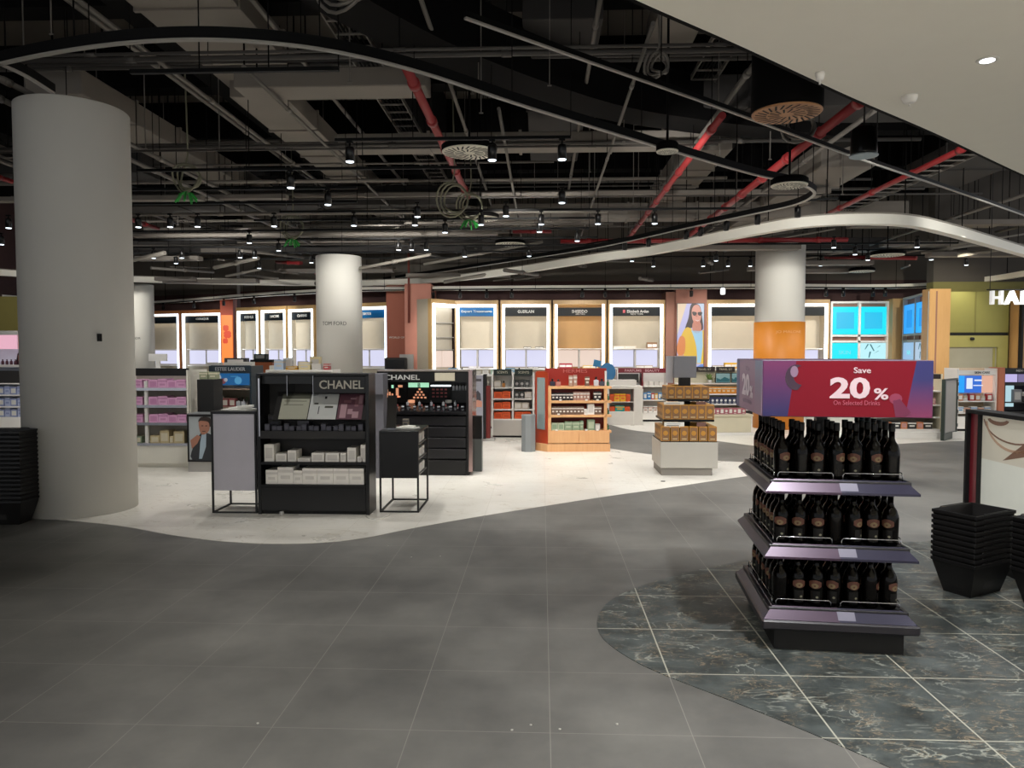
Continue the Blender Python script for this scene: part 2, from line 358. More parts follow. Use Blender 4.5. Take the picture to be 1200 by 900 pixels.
# ------------------------------------------------------------------ lit display bays along the wall
def bay(fr, x0, x1, label, head, htxt=None, tw=.6, back=BAYBACK, led=LED, lit=BOXLIT, sur=WOODW, top=2.95, split=True, topled=True, deep=.55, hth=None, red=False, sub=None, ledw=.06):
    W = x1-x0; c = (x0+x1)/2
    t = thing('display_bay', label, 'display unit', fr.w(c, 0, 0), fr.rz, 'lit display bays along the back wall')
    h = W/2; e = .05
    MB().box(-h, -h+e, 0, deep, 0, top).box(h-e, h, 0, deep, 0, top).box(-h+e, h-e, 0, deep, top-.11, top).build('surround', sur, t)
    MB().box(-h+e, h-e, deep-.04, deep, 0, top-.11).build('back_panel', back, t)
    MB().box(-h+e, -h+e+.012, .1, deep-.04, .9, top-.11).build('side_lining', back, t); MB().box(h-e-.012, h-e, .1, deep-.04, .9, top-.11).build('side_lining', back, t)
    a = h-e; z1 = top-.11
    m = MB().box(-a, -a+ledw, -.012, .05, .9, z1).box(a-ledw, a, -.012, .05, .9, z1)
    if topled: m.box(-a+ledw, a-ledw, -.012, .05, z1-ledw, z1)
    m.build('led_frame', led, t)
    ia = a-ledw-.01; hz = z1-ledw-.02
    hb = MB().box(-ia, ia, .06, .12, hz-.22, hz).build('header', head, t)
    if htxt:
        text_mb(htxt, tw, .075, (0 if not red else .04, .058, hz-.1), .006, .01).build('lettering', PAPER, hb)
        if red: MB().box(-tw/2-.07, -tw/2-.01, .052, .058, hz-.14, hz-.06).build('emblem', M('emblem_red', '#b8283a', .4), hb)
        if sub: text_mb(sub, tw*.6, .035, (.02, .058, hz-.17), .006).build('lettering', PAPER, hb)
    MB().box(-ia, ia, .14, .2, hz-.06, hz-.02).build('bay_fill_strip', M('bay_fill_warm', '#ffffff', .5, emit='#fff4e2', es=5, noise=0), t)  # glowing strip added behind the header to brighten the back panel
    # backlit shelf zone
    b = MB()
    n = 2 if split else 1
    wv = (2*ia-.04*(n-1))/n
    for k in range(n): b.box(-ia+k*(wv+.04), -ia+k*(wv+.04)+wv, deep-.1, deep-.05, 1.22, 1.66)
    b.build('backlit_panel', lit, t)
    if n == 2: MB().box(-.02, .02, .2, deep-.04, 1.18, 1.68).build('divider', LTGREY, t)
    MB().box(-ia, ia, .12, deep-.04, 1.15, 1.18).build('shelf', PANELW, t)
    MB().box(-ia, ia, .12, deep-.04, 1.68, 1.70).build('shelf', PANELW, t)
    MB().box(-ia, ia, -.01, deep-.04, .86, .9).build('counter', PANELW, t)
    MB().box(-ia, -.005, .02, deep-.04, .1, .86).build('cabinet_front', PANELW, t); MB().box(.005, ia, .02, deep-.04, .1, .86).build('cabinet_front', PANELW, t)
    MB().box(-ia, ia, .06, deep-.04, 0, .1).build('plinth', DKGREY, t)
    return t
fW = Frame(0, WY)
HBLUE = M('header_blue', '#0f5688', .5, spec=.2); HDARK = M('header_dark', '#0e1316', .5, spec=.2)
def X(px): return AX(px, WY)
bay(fW, X(533), X(584), 'lit bay with a blue header board beside the angled pale panel', HBLUE, 'Expert Treatments', .8)
bay(fW, X(586.5), X(646), 'lit bay with a dark header and small grey stock on its shelf', HDARK, 'GUERLAIN', .42)
bay(fW, X(648), X(710.5), 'tan-backed lit bay between two white vertical light strips', HDARK, 'SHISEIDO', .4, back=TAN, lit=BOXPINK, topled=False, sub='GINZA TOKYO')
bay(fW, X(712.5), X(779), 'lit bay with a red emblem on its dark header', HDARK, 'Elizabeth Arden', .55, red=True, sub='NEW YORK')
bay(fW, X(828), X(972), 'wide lit bay behind the orange-wrapped column', HDARK, "L'OCCITANE", .5, sub='EN PROVENCE')
# stock on the bay shelves
for px, z, w, d, hh, mt, lb_ in ((556, 1.18, .3, .12, .06, 'pale_lilac_stock#b9b4c8', 'flat lilac pack in the bay with the blue header'), (618, 1.7, .2, .1, .05, 'charcoal_stock#3a3a3c', 'low dark pack on the upper ledge of the second lit bay'), (632, 1.7, .22, .1, .05, 'charcoal_stock#3a3a3c', 'low dark pack at the upper right of the second lit bay'),
    (625, 1.18, .3, .12, .04, 'charcoal_stock#3a3a3c', 'thin dark tray in the second lit bay'), (663, 1.18, .34, .12, .13, 'crimson_stock#a3243a', 'crimson pack stack in the tan-backed bay'), (692, 1.18, .4, .12, .08, 'wheat_stock#d6b878', 'wheat coloured flat packs in the tan-backed bay'),
    (764, 1.7, .26, .14, .16, 'basket_tan#8f6a4a', 'tan gift basket on the upper ledge, bay with the red emblem'), (732, 1.7, .6, .1, .07, 'cream_stock#cfc6b4', 'row of low cream packs on the upper ledge, bay with the red emblem'), (755, 1.18, .45, .12, .08, 'taupe_stock#a89a8c', 'flat taupe pack in the bay with the red emblem'),
    (857, 1.18, .35, .12, .15, 'yellow_stock#e0b02c', 'yellow gift box in the wide lit bay'), (842, 1.18, .3, .12, .08, 'taupe_stock#a89a8c', 'flat taupe pack beside the yellow box in the wide bay'), (955, 1.18, .3, .12, .08, 'pale_lilac_stock#b9b4c8', 'flat lilac pack right of the orange-wrapped column')):
    n_, c_ = mt.split('#'); m_ = M(n_, '#'+c_, .5)
    o = MB().box(-w/2, w/2, -d/2, d/2, 0, hh).box(-w*.46, w*.46, -d/2-.002, -d/2, hh*.25, hh*.7, 1).box(-w*.02, w*.02, -d/2-.003, -d/2-.002, 0, hh, 0).build('stock_pack', [m_, PANELW], loc=(AX(px, WY+.28), WY+.3, z+.0012), bevel=.004)
    tag(o, lb_, 'pack', 'stock on the display bay shelves')
# angled pale end panel at the left of the run
pA = (AX(505, 18.6), 18.6); pB = (X(533), WY)
fP, lp = seg_frame(pA, pB)
t = thing('display_bay', 'angled pale side bay next to the salmon pilaster', 'display unit', fP.o, fP.rz, 'lit display bays along the back wall')
MB().box(0, lp, .1, .5, 0, 2.95).build('back_panel', BAYBACK, t)
MB().box(0, lp, -.02, .1, 2.84, 2.95).box(0, .04, -.02, .1, 0, 2.84).build('surround', WOODW, t)
MB().box(.04, .13, -.035, .06, .9, 2.84).box(.13, lp, -.035, .06, 2.755, 2.84).build('led_frame', LED, t)
for z in (2.35, 1.98, 1.66): MB().box(.13, lp, .03, .1, z, z+.015).build('panel_joint', LTGREY, t)
MB().box(.13, lp*.52, .07, .099, 1.22, 1.64).box(lp*.56, lp, .07, .099, 1.22, 1.64).build('backlit_panel', BOXPINK, t)
MB().box(.04, lp, -.02, .1, 0, 1.16).build('cabinet_front', PANELW, t)
# rear-left run
sB = lambda px: on_seg(px, LB1, LB2)
sA = lambda px: on_seg(px, LA1, LA2)
for a, b, h_, tx, lab in ((277, 304, HDARK, 'KIEHLS', 'narrow lit bay nearest the orange glowing pillar'), (305, 336, HDARK, 'LANCOME', 'narrow lit bay with peach-tinged shelf, second from the orange pillar'), (337, 368.5, HDARK, 'CLARINS', 'narrow lit bay just left of the white lettered column'),
                       (370, 400, HDARK, None, 'narrow lit bay mostly behind the white lettered column'), (400.5, 455, HBLUE, 'HYDRATION', 'lit bay with blue header just right of the lettered column')):
    bay(fB, sB(a), sB(b), lab, h_, tx, .36, led=LEDB, deep=.32)
for a, b, tx, lab in ((120, 211, 'BIOTHERM', 'far left lit bay partly behind the slim white column'), (212.5, 260, 'CLINIQUE', 'far left lit bay beside the orange glowing pillar')):
    bay(fA, sA(a), sA(b), lab, HDARK, tx, .5, led=LEDB, deep=.32, sur=woodmat('orange_oak', '#a5663a', '#bb7a48'))
# ---- wall pieces between the bays
xa, xb = AX(261, 22.9), AX(276, 22.9)
t = thing('glowing_pillar', 'tall orange backlit pillar poster between far display bays', 'poster pillar', ((xa+xb)/2, 22.75, 0))
w = (xb-xa)/2
MB().box(-w, w, 0, .3, 0, 3.25).build('pillar_body', M('pillar_red', '#9b3f25', .6), t)
m = MB().box(-w+.04, w-.02, -.03, 0, .5, 2.75)
ORG = M('orange_backlit', '#201008', .5, emit='#f78b3a', es=.75, noise=0)
m.build('poster', ORG, t)
m = MB()
for k, (cx, cz, r) in enumerate(((-.02, 2.35, .1), (.03, 2.15, .13), (-.04, 1.95, .09))):
    m.yprism([(cx+r*math.cos(q*math.pi/6)*(.8+.3*(q % 2)), cz+r*math.sin(q*math.pi/6)*(.8+.3*((q+1) % 2))) for q in range(12)], -.034, -.03)
m.build('printed_shape', M('red_print_lit', '#201008', .5, emit='#e0431c', es=.7, noise=0), t)
# salmon niche 450-505
yN = 19.9
o = struct(MB().box(AX(453, yN), AX(475, yN), yN, yN+.2, 0, 3.4).build('trim_1', TERRA))
x0, x1 = AX(474.5, 18.9), AX(505, 18.9)
o = struct(MB().box(x0, x1, 18.9, 19.9, 0, 3.35).build('trim_2', PINKW), )
t = thing('cash_desk_screen', 'dark monitor cabinet in front of the terracotta niche', 'monitor', (AX(463, 18.2), 18.2, 0))
MB().box(-.27, .27, 0, .18, .88, 1.47).build('casing', DKGREY, t, .02); MB().box(-.23, .23, -.012, 0, .93, 1.42).build('screen', M('off_screen', '#191b20', .2), t); MB().box(.05, .4, .3, .34, 0, 1.55).build('backboard', LTGREY, t); MB().box(-.2, .3, 0, .3, 0, .88).build('stand', DKGREY, t)
# small wall mounted coat of letters in the niche
tag(text_mb('WORLD OF', .42, .05, (AX(465, yN), yN-.002, 2.0), .01).build('wall_lettering', PAPER), 'row of small pale raised letters on the terracotta niche wall', 'sign')
tag(MB().tube([(AX(479, 18.8), 18.85, 4.6), (AX(479, 18.8), 18.85, 2.35)], .03, 8).build('drop_pipe', M('rust_pipe', '#7a3a2e', .6)), 'thin rust-red vertical pipe down the edge of the salmon pilaster', 'pipe')
# brown pilaster + woman poster
struct(MB().box(X(780), X(791), 19.3, 20, 0, 3.15).build('trim_3', BROWNW)); struct(MB().box(X(791), X(827), 19.2, 20, 0, 3.2).build('trim_4', M('pilaster_rose', '#a06f60', .7)))
px0, px1 = AX(793, 19.15), AX(825, 19.15); PZ1, PZ0 = 2.85, 1.05
t = thing('poster_screen', 'tall lit poster of a long-haired person in sunglasses and yellow jacket', 'poster', ((px0+px1)/2, 19.15, 0))
pw = px1-px0
def litm(n, c, s=.85): return M('lit_'+n, '#161616', .5, emit=c, es=s*.74, noise=0)
MB().box(-pw/2, pw/2, 0, .05, .3, PZ1).build('screen_body', DKGREY, t)
def uv(u, v): return (-pw/2+.01+u*(pw-.02), PZ1-.01-v*(PZ1-PZ0))
cols = []; m = MB()
def shp(pts, c, lay, smooth_=True):
    q = [uv(*p) for p in pts]
    if smooth_: q = [tuple(a) for a in smooth_path(q, 4, True)]
    if c not in cols: cols.append(c)
    m.yprism(q, -.002-lay*.0012, -.002-lay*.0012+.001, cols.index(c))
shp([(0, 0), (1, 0), (1, 1), (0, 1)], '#c3c0ea', 0, False)
shp([(0, 0), (.35, 0), (.12, .28), (0, .45)], '#f0d7b8', 1, False); shp([(.75, 0), (1, 0), (1, .3), (.85, .2)], '#c9d9f0', 1, False)
shp([(.5, .02), (.68, -.0), (.85, .04), (.93, .18), (.97, .36), (.8, .36), (.7, .3), (.55, .34), (.3, .36), (.42, .2)], '#2c1a1c', 2)
shp([(.62, .03), (.78, .02), (.88, .09), (.89, .2), (.8, .3), (.7, .3), (.57, .22), (.54, .1)], '#e09a86', 3)
shp([(.6, .26), (.86, .26), (.9, .38), (.75, .42), (.58, .38)], '#d08a74', 3)
shp([(.56, .115), (.72, .125), (.7, .165), (.6, .165)], '#20121a', 4); shp([(.77, .125), (.93, .12), (.9, .165), (.8, .165)], '#20121a', 4)
shp([(.64, .225), (.76, .24), (.86, .225), (.76, .25)], '#f6ece6', 4, False)
shp([(.66, .185), (.74, .13), (.76, .19)], '#c97f6c', 4, False)
shp([(.3, .36), (.5, .34), (.6, .4), (.85, .4), (1, .37), (1, .85), (.3, .85), (.2, .6)], '#f0c73a', 2, False)
shp([(.52, .38), (.95, .39), (.97, .6), (.9, .84), (.75, .84), (.68, .6)], '#a9d5ee', 3, False)
shp([(.3, .35), (.5, .36), (.72, .6), (.74, .86), (.5, .86), (.25, .7), (.08, .72), (.0, .6), (.12, .48)], '#ecc040', 4)
shp([(.12, .46), (.3, .5), (.28, .7), (.04, .72), (0, .6)], '#e58a4c', 5)
shp([(0, .74), (.25, .73), (.5, .85), (.7, .88), (.66, .98), (.4, .97), (.15, .86)], '#e8a274', 5)
shp([(0, .78), (.18, .8), (.3, .95), (.28, 1), (0, 1)], '#c9a8e0', 4, False)
shp([(.28, .88), (.5, .95), (.9, .86), (1, .86), (1, 1), (.25, 1)], '#6f93d8', 3, False)
m.build('poster_image', [litm('p%d' % i, c) for i, c in enumerate(cols)], t)
# ---- cyan screen wall, right
def screenwall(fr, x0, x1, label, top_mat, low, frame_mat, tops=2.9):
    W = x1-x0; t = thing('screen_wall', label, 'display unit', fr.w(x0, 0), fr.rz)
    MB().box(0, W, .1, .18, 0, tops).build('back_panel', BROWNW, t)
    MB().box(0, .05, 0, .1, 0, tops).box(W-.05, W, 0, .1, 0, tops).box(W/2-.03, W/2+.03, .0, .1, 0, tops-.05).box(.05, W-.05, 0, .1, tops-.05, tops).build('frame', frame_mat, t)
    for k in range(2):
        a = .05+k*(W/2-.02); b = a+W/2-.08
        s = MB().box(a, b, .02, .08, 2.06, 2.76).build('screen', top_mat, t)
        l = MB().box(a, b, .02, .08, 1.25, 1.84).build('screen', low[k], t)
        cx = (a+b)/2
        if k == 1:
            g = MB()
            for (dx, dz, ln, an) in ((-.16, .12, .16, .5), (-.02, .1, .2, -.5), (.08, -.02, .14, 1.0), (-.08, -.08, .16, .2), (.14, .12, .1, .9)):
                c_, s_ = math.cos(an), math.sin(an)
                g.yprism([(cx+dx-s_*ln/2-c_*.012, 1.62+dz-c_*ln/2), (cx+dx-s_*ln/2+c_*.012, 1.62+dz-c_*ln/2+.01), (cx+dx+s_*ln/2+c_*.02, 1.62+dz+c_*ln/2), (cx+dx+s_*ln/2-c_*.02, 1.62+dz+c_*ln/2)], .012, .02)
            g.build('printed_shape', litm('teal_drop', '#3f8f9f', .5), l)
        else:
            text_mb('SKIN', .3, .1, (cx, .019, 1.6), .004).build('lettering', litm('cyan_text', '#7de8f2', .9), l)
        q = MB().box(cx-.22, cx+.22, .014, .02, 2.2, 2.62); q.build('printed_shape', litm('sq'+label[:4], '#20c4f0' if top_mat is CYAN else '#0f8fe8', .95), s)
    MB().box(.05, W-.05, .0, .1, 2.0, 2.05).build('shelf', frame_mat, t); MB().box(.05, W-.05, .0, .1, 1.85, 1.9).build('shelf', frame_mat, t)
    MB().box(0, W, -.02, .1, 0, 1.18).build('cabinet_front', PANELW, t)
    return t
PALEB = litm('pale_cyan', '#bff3fa', .95)
screenwall(fW, X(973), X(1041), 'white-framed wall of cyan glowing screens beside the wide lit bay', CYAN, (CYAN, PALEB), PANELW)
struct(MB().box(X(1041), X(1057), 19.1, 20, 0, 2.95).build('trim_5', WOODW))
qA = (AX(1057, 18.9), 18.9); qB = (AX(1087, 16.8), 16.8)
fQ, lq = seg_frame(qA, qB)
screenwall(fQ, 0, lq, 'angled wall unit with two deep blue glowing screens', BLUES, (litm('pale_blue', '#9cc8f0', .8), litm('pale_blue2', '#b9cfe8', .8)), LTGREY, 2.95)
# right wall: oak panel, olive shutter and door recess
YR = 16.8
struct(MB().box(qB[0]+.01, AX(1112, YR), YR-.03, YR+.3, 0, 3.0).build('wall_right_panel', woodmat('warm_oak', '#b98d55', '#c99d66')))
t = thing('roller_shutter', 'olive closed shutter front with dark seam above a pale doorway', 'shutter', (AX(1112, YR), YR+.3, 0))
Wd = AX(1190, YR+.3)-AX(1112, YR+.3)
MB().box(0, Wd, 0, .08, 2.05, 2.96).build('upper_panel', OLIVE, t); MB().box(0, Wd, .02, .06, 1.98, 2.05).build('seam', BLACKM, t)
MB().box(0, Wd, 0, .08, 1.72, 1.98).box(Wd-.22, Wd, 0, .08, 0, 1.72).build('lintel', M('olive_light', '#989150', .6), t)
MB().box(0, Wd-.22, .05, .1, 0, 1.72).build('door_leaf', M('pale_door', '#9f9a86', .6), t)
MB().box(Wd-.3, Wd-.26, .03, .05, 0, 1.70).build('door_edge', M('olive_light', '#989150', .6), t)
MB().lathe([(.04, 0), (.05, .03), (.03, .06)], 12, (Wd*.45, -.03, 1.88)).build('camera_dome', BLACKM, t)
MB().box(Wd*.5-.02, Wd*.5+.01, -.01, 0, 2.05, 2.96).build('panel_joint', M('olive_dark', '#6d6832', .6), t)
struct(MB().box(AX(1190, YR+.2), AX(1192.5, YR+.2), YR+.0, YR+.4, 0, 3.0).build('trim_6', BLACKM))
struct(MB().box(AX(1192.5, YR+.1), 12, YR+.1, YR+.4, 0, 3.0).build('wall_right', woodmat('warm_oak', '#b98d55', '#c99d66')))
struct(MB().box(AX(1092, YR+.5), 13, YR+.5, YR+.8, 0, 3.2).build('wall_right_upper', M('olive_wall', '#6f6a3a', .8)))
struct(MB().box(AX(1092, YR+.5), 13, YR+.5, YR+.8, 3.2, 6.3).build('wall_right_upper_band', SLAB))
# hanging 3-D letters
YL = 13.6
t = thing('hanging_letter_sign', 'row of big white three-dimensional letters hung from the ceiling', 'sign', (AX(1158, YL), YL, 0))
zt, zb = A(1158, 341, YL)[1], A(1158, 357, YL)[1]
hL = zt-zb; xx = 0
for ch, wd in (('H', .2), ('A', .24), ('I', .07), ('R', .2)):
    text_mb(ch, wd, hL, (xx+wd/2, 0, (zt+zb)/2), .08, .02).build('letter', M('letter_white', '#f2f2ee', .4, emit='#ffffff', es=.25 if ch != 'A' else .9) if ch != 'A' else M('letter_white_lit', '#f2f2ee', .4, emit='#ffffff', es=.9), t); xx += wd+.045
MB().box(-.05, xx+.05, -.02, .0, zt+.01, zt+.03).tube([(.0, -.01, zt+.03), (.0, -.01, 6.2)], .006, 6).tube([(xx, -.01, zt+.03), (xx, -.01, 6.2)], .006, 6).build('hanger', BLACKM, t)
# far-left wall behind the big column
YF = 17.5
struct(MB().box(-16, AX(60, YF), YF, YF+.2, 0, 2.95).build('wall_left_panel', M('olive_left', '#8c8246', .7)))
# ================================================================== COLUMNS
def column(cx, cy, r, h, name='column'):
    mb = MB().lathe([(r, 0), (r, h-.01), (r-.01, h)], 64)
    return struct(mb.build(name, COLM, loc=(cx, cy, 0)))
def bent(s, w, h, r, z, ang=0.0, bold=.0, mb=None):
    me = text_mb(s, w, h, (0, 0, z), .004, bold)
    out = MB(); out.f = me.f; out.m = me.m; out.sm = me.sm
    for x, y, zz in me.v:
        a = x/r+ang; rr = r-y; out.v.append((rr*math.sin(a), -rr*math.cos(a), zz))
    return out
cL = (-4.74, 7.43); rL = .515
column(cL[0], cL[1], rL, 4.05)
o = tag(MB().box(-.02, .02, -.015, .01, 0, .075).box(-.008, .008, -.02, -.015, .02, .05).build('wall_switch', BLACKM, loc=(cL[0]+rL*math.sin(.92), cL[1]-rL*math.cos(.92)-.004, 1.72), rz=.92), 'small black switch plate on the big near column', 'switch')
y2 = 15.6; c2 = (AX(398, y2), y2)
c = column(c2[0], c2[1], .475, 3.62); bent('TOM FORD', .52, .08, .475, 2.2, .02).build('column_lettering', M('letter_grey', '#3f3c3a', .5), c)
y3 = 16.0; c3 = (AX(887+26, y3)-.0, y3)
c = column(c3[0], c3[1], 0.5, 3.85)
# orange wrap around the lower part of that column
prof = [(.512, 0), (.512, 2.24)]
w_ = MB().lathe([(.502, 0), (.516, 0), (.516, 2.24), (.502, 2.24)], 64, cap=False).build('column_wrap', M('wrap_orange', '#cf7f1f', .5, noise=.05), loc=(c3[0], c3[1], 0))
tag(w_, 'orange printed wrap around the lower half of the right column', 'column wrap'); bent('JO MALONE', .56, .07, .517, 2.02, .1).build('wrap_lettering', M('wrap_letter', '#e2a872', .5), w_)
y4 = 20.0; c4 = (AX(166, y4), y4)
c = column(c4[0], c4[1], .33, 3.45); bent('DIOR', .22, .06, .33, 1.98, .1).build('column_lettering', M('letter_grey', '#3f3c3a', .5), c)
# ================================================================== PRODUCT PROTOTYPES
PROTOS = {}
GOLDL = M('gold_pale', '#b39a72', .5)
def carton(w, d, h, body, panel, style=0):
    key = ('carton', w, d, h, body.name, panel.name, style)
    if key not in PROTOS:
        def fn():
            m = MB().box(-w/2, w/2, -d/2, d/2, 0, h)
            if style == 0: m.box(-w*.36, w*.36, -d/2-.0015, -d/2, h*.18, h*.8, 1).box(-w*.36, w*.36, -d*.34, d*.34, h, h+.001, 1)
            elif style == 1:
                m.box(-w*.5-.001, w*.5+.001, -d/2-.0015, d/2+.001, h*.68, h*.84, 1).box(-w*.3, w*.3, -d/2-.0015, -d/2, h*.3, h*.5, 1)
            elif style == 3:
                m.box(-w*.44, w*.44, -d/2-.0015, -d/2, h*.04, h*.94, 1).yprism([(w*.3*math.cos(q*.5236), h*.55+w*.3*math.sin(q*.5236)) for q in range(12)], -d/2-.0025, -d/2-.0015, 0).box(-w*.28, w*.28, -d/2-.0025, -d/2-.0015, h*.1, h*.2, 2)
            elif style == 2:
                m.lathe([(.001, 0), (w*.3, 0)], 14, (0, 0, 0), 1, False)
                k = m.v[-28:]; m.v[-28:] = [(x, -d/2-.0015-(0.0 if i < 14 else 0), h*.52+y) for i, (x, y, z) in enumerate(k)]
                m.box(-w*.3, w*.3, -d/2-.0012, -d/2, h*.1, h*.17, 1)
            return m.build('carton', [body, panel, GOLDL] if style == 3 else [body, panel], bevel=min(w, d, h)*.04)
        PROTOS[key] = Proto(fn)
        PROTOS[key].size = (w, d, h); PROTOS[key].nick = nick(body, 'box')
    return PROTOS[key]
def bottle(w, h, body, cap, rnd_=False):
    key = ('bottle', w, h, body.name, cap.name, rnd_)
    if key not in PROTOS:
        def fn():
            if rnd_: m = MB().lathe([(w*.44, 0), (w*.5, h*.04), (w*.5, h*.55), (w*.38, h*.66), (w*.16, h*.7), (w*.16, h*.74)], 14)
            else: m = MB().box(-w/2, w/2, -w*.28, w*.28, 0, h*.64).lathe([(w*.16, 0), (w*.16, h*.1)], 10, (0, 0, h*.64))
            o = m.build('scent_bottle', body, bevel=0 if rnd_ else w*.06)
            MB().lathe([(w*.2, 0), (w*.21, h*.04), (w*.2, h*.25)], 12, (0, 0, h*.74)).build('cap', cap, o)
            return o
        PROTOS[key] = Proto(fn); PROTOS[key].size = (w, w*.6, h); PROTOS[key].nick = nick(body, 'flask')
    return PROTOS[key]
def jar(w, h, body, cap):
    key = ('jar', w, h, body.name, cap.name)
    if key not in PROTOS:
        def fn():
            o = MB().lathe([(w*.42, 0), (w*.5, h*.1), (w*.5, h*.6)], 14).build('cream_jar', body)
            MB().lathe([(w*.5, 0), (w*.5, h*.34), (w*.46, h*.4)], 14, (0, 0, h*.6)).build('lid', cap, o)
            return o
        PROTOS[key] = Proto(fn); PROTOS[key].size = (w, w, h); PROTOS[key].nick = nick(body, 'pot')
    return PROTOS[key]
def tube_(w, h, body, cap):
    key = ('tube', w, h, body.name, cap.name)
    if key not in PROTOS:
        def fn():
            o = MB().lathe([(w*.5, 0), (w*.5, h*.5), (w*.3, h*.52)], 10).build('lipstick_tester', body)
            MB().lathe([(w*.34, 0), (w*.34, h*.3), (w*.1, h*.46)], 10, (0, 0, h*.52)).build('lipstick', cap, o)
            return o
        PROTOS[key] = Proto(fn); PROTOS[key].size = (w, w, h); PROTOS[key].nick = nick(body, 'pot')
    return PROTOS[key]
def fill(fr, x0, x1, y, z, seq, gap, desc, cat, group, rows=1, rowgap=.01, jit=0.0, every=True, where=''):
    """stand a row of products on a shelf from x0 to x1"""
    x = x0; i = n = 0
    while x < x1:
        p = seq[i % len(seq)]; i += 1
        if p is None: x += .06; continue
        w, d, h = p.size
        if x+w > x1+.001: break
        lab = desc.replace('{c}', p.nick)
        p.put(fr.w(x+w/2, y+d/2, z), fr.rz, lab+', %s from the left' % ortext(min(n, 19)), cat, group)
        x += w+gap; n += 1
# ================================================================== KIOSK BUILDER
def gondola(fr, W, D, H, base_h, levels, name, label, frame, back, shelf, base, header=None, kick=.05, th=.03, shelf_d=None, rail=None, sides=(1, 1), back_y=None, cat='display stand', drawers=0, baseclr=None, extra_h=0, span=None):
    t = thing(name, label, cat, fr.o, fr.rz)
    h = W/2; by = back_y or D-.03
    MB().box(-h+.02, h-.02, .03, D-.02, 0, kick).build('plinth', BLACKM if baseclr is None else baseclr, t)
    if drawers:
        dw = (W-2*th-.004)/drawers
        MB().box(-h+th, h-th, .02, D, kick, base_h).build('base_box', base, t)
        for k in range(drawers): MB().box(-h+th+k*dw+.003, -h+th+(k+1)*dw-.003, 0, .02, kick+.004, base_h-.004).build('drawer', base, t, .002)
    else: MB().box(-h+th, h-th, 0, D, kick, base_h).build('base_box', base, t, .003)
    for s, on in ((-1, sides[0]), (1, sides[1])):
        if on: MB().box(min(s*h, s*(h-th)), max(s*h, s*(h-th)), 0 if on == 1 else D*.25, D, kick, H).build('side_panel', frame, t, .002)
    MB().box(-h+th, h-th, by-.02, by, base_h, H-extra_h).build('back_panel', back, t)
    sd = shelf_d or 0.0
    for z in levels:
        s = MB().box(-h+th, h-th, sd, by-.02, z-.022, z).build('shelf', shelf, t)
        if rail: MB().box(-h+th, h-th, sd-.008, sd, z-.03, z+.008).build('price_rail', rail, s)
    if header:
        z0, z1, hm, tx, tm, tw, tx0 = header[:7]
        hx0, hx1 = header[7] if len(header) > 7 else (-h+th, h-th)
        hb = MB().box(hx0, hx1, .01, .05, z0, z1).build('header', hm, t, .002)
        if tx: text_mb(tx, tw, (z1-z0)*.5, (tx0, .009, (z0+z1)/2), .005, .012).build('lettering', tm, hb)
    return t
def zpx(py, Y): return A(600, py, Y)[1]
# ------------------------------------------------------------------ near cosmetics counter (left centre)
fr = Frame(-2.26, 7.22, 0)
W, D, H = 1.12, .30, 1.385; h = W/2
t = thing('makeup_counter', 'black free-standing makeup counter with three tilted pictures in the left centre', 'display stand', fr.o, 0)
MB().box(-h, -h+.035, 0, D, 0, H).build('side_panel', BLACK, t, .003); MB().box(h-.035, h, 0, D, 0, H).build('side_panel', BLACK, t, .003)
MB().box(-h+.02, -h+.035, -.004, 0, .78, H-.03).build('edge_strip', CHROME, t)
MB().box(-h+.035, h-.035, .27, .29, .30, H).build('back_panel', DKGREY, t)
MB().box(-h, h, 0, D, H, H+.02).build('top_panel', BLACK, t, .003)
MB().box(-h+.035, h-.035, .0, .27, .80, .835).build('counter', M('counter_black', '#131214', .18, coat=.3), t, .003)
m = MB().box(-h+.035, h-.035, -.005, .0, .76, .835); m.build('counter_lip', DKGREY, t)
MB().box(-h+.035, h-.035, .0, .27, .5, .525).build('shelf', BLACK, t, .002); MB().box(-h+.035, h-.035, 0, .27, .275, .3).build('shelf', BLACK, t, .002)
MB().box(-h+.035, h-.035, .0, D, .04, .275).build('base_box', BLACK, t, .003); MB().box(-h+.035, h-.035, .03, D, 0, .04).build('plinth', BLACKM, t)
m = MB().box(-h+.3, -h+.303, .02, .26, 1.18, H); m.build('glass_divider', CHROME, t); MB().box(.0, .003, .02, .26, 1.18, H).build('glass_divider', CHROME, t)
hb = MB().box(.01, h-.035, .01, .06, 1.21, H-.01).build('header', BLACK, t, .003)
text_mb('CHANEL', .44, .085, (.29, .009, 1.295), .008, .012).build('lettering', M('letter_pale', '#b0aa9c', .4), hb)
MB().box(-h+.035, h-.035, .06, .09, 1.30, H-.005).build('top_rail', BLACK, t)
# sloped picture board
MB().xprism([(.05, .94), (.23, 1.21), (.26, 1.2), (.08, .93)], -.42, h-.05).build('picture_easel', DKGREY, t)
CARDS = (M('card_pale', '#b9b8a6', .5), M('card_olive', '#56564a', .5), M('card_white', '#d5d6d2', .5), M('card_plum', '#6b4450', .5), M('card_blush', '#b9939a', .5), M('card_ink', '#2a2a2c', .5), M('card_dusky', '#8c6068', .5))
def easel_card(x0, x1, mi, shapes, lab):
    ang = math.atan2(.27, .18)
    m = MB(); ln = .29
    m.box(x0, x1, -.004, 0, 0, ln, 0)
    for (a, b, c_, d_, k) in shapes: m.box(x0+(x1-x0)*a, x0+(x1-x0)*b, -.0055, -.004, ln*c_, ln*d_, k)
    o = m.build('picture_card', list(CARDS))
    for p in o.data.polygons:
        if p.material_index == 0: p.material_index = mi
    o.location = fr.w(0, .044, .948); o.rotation_euler = (-(math.pi/2-ang), 0, 0)
    tag(o, lab, 'picture card')
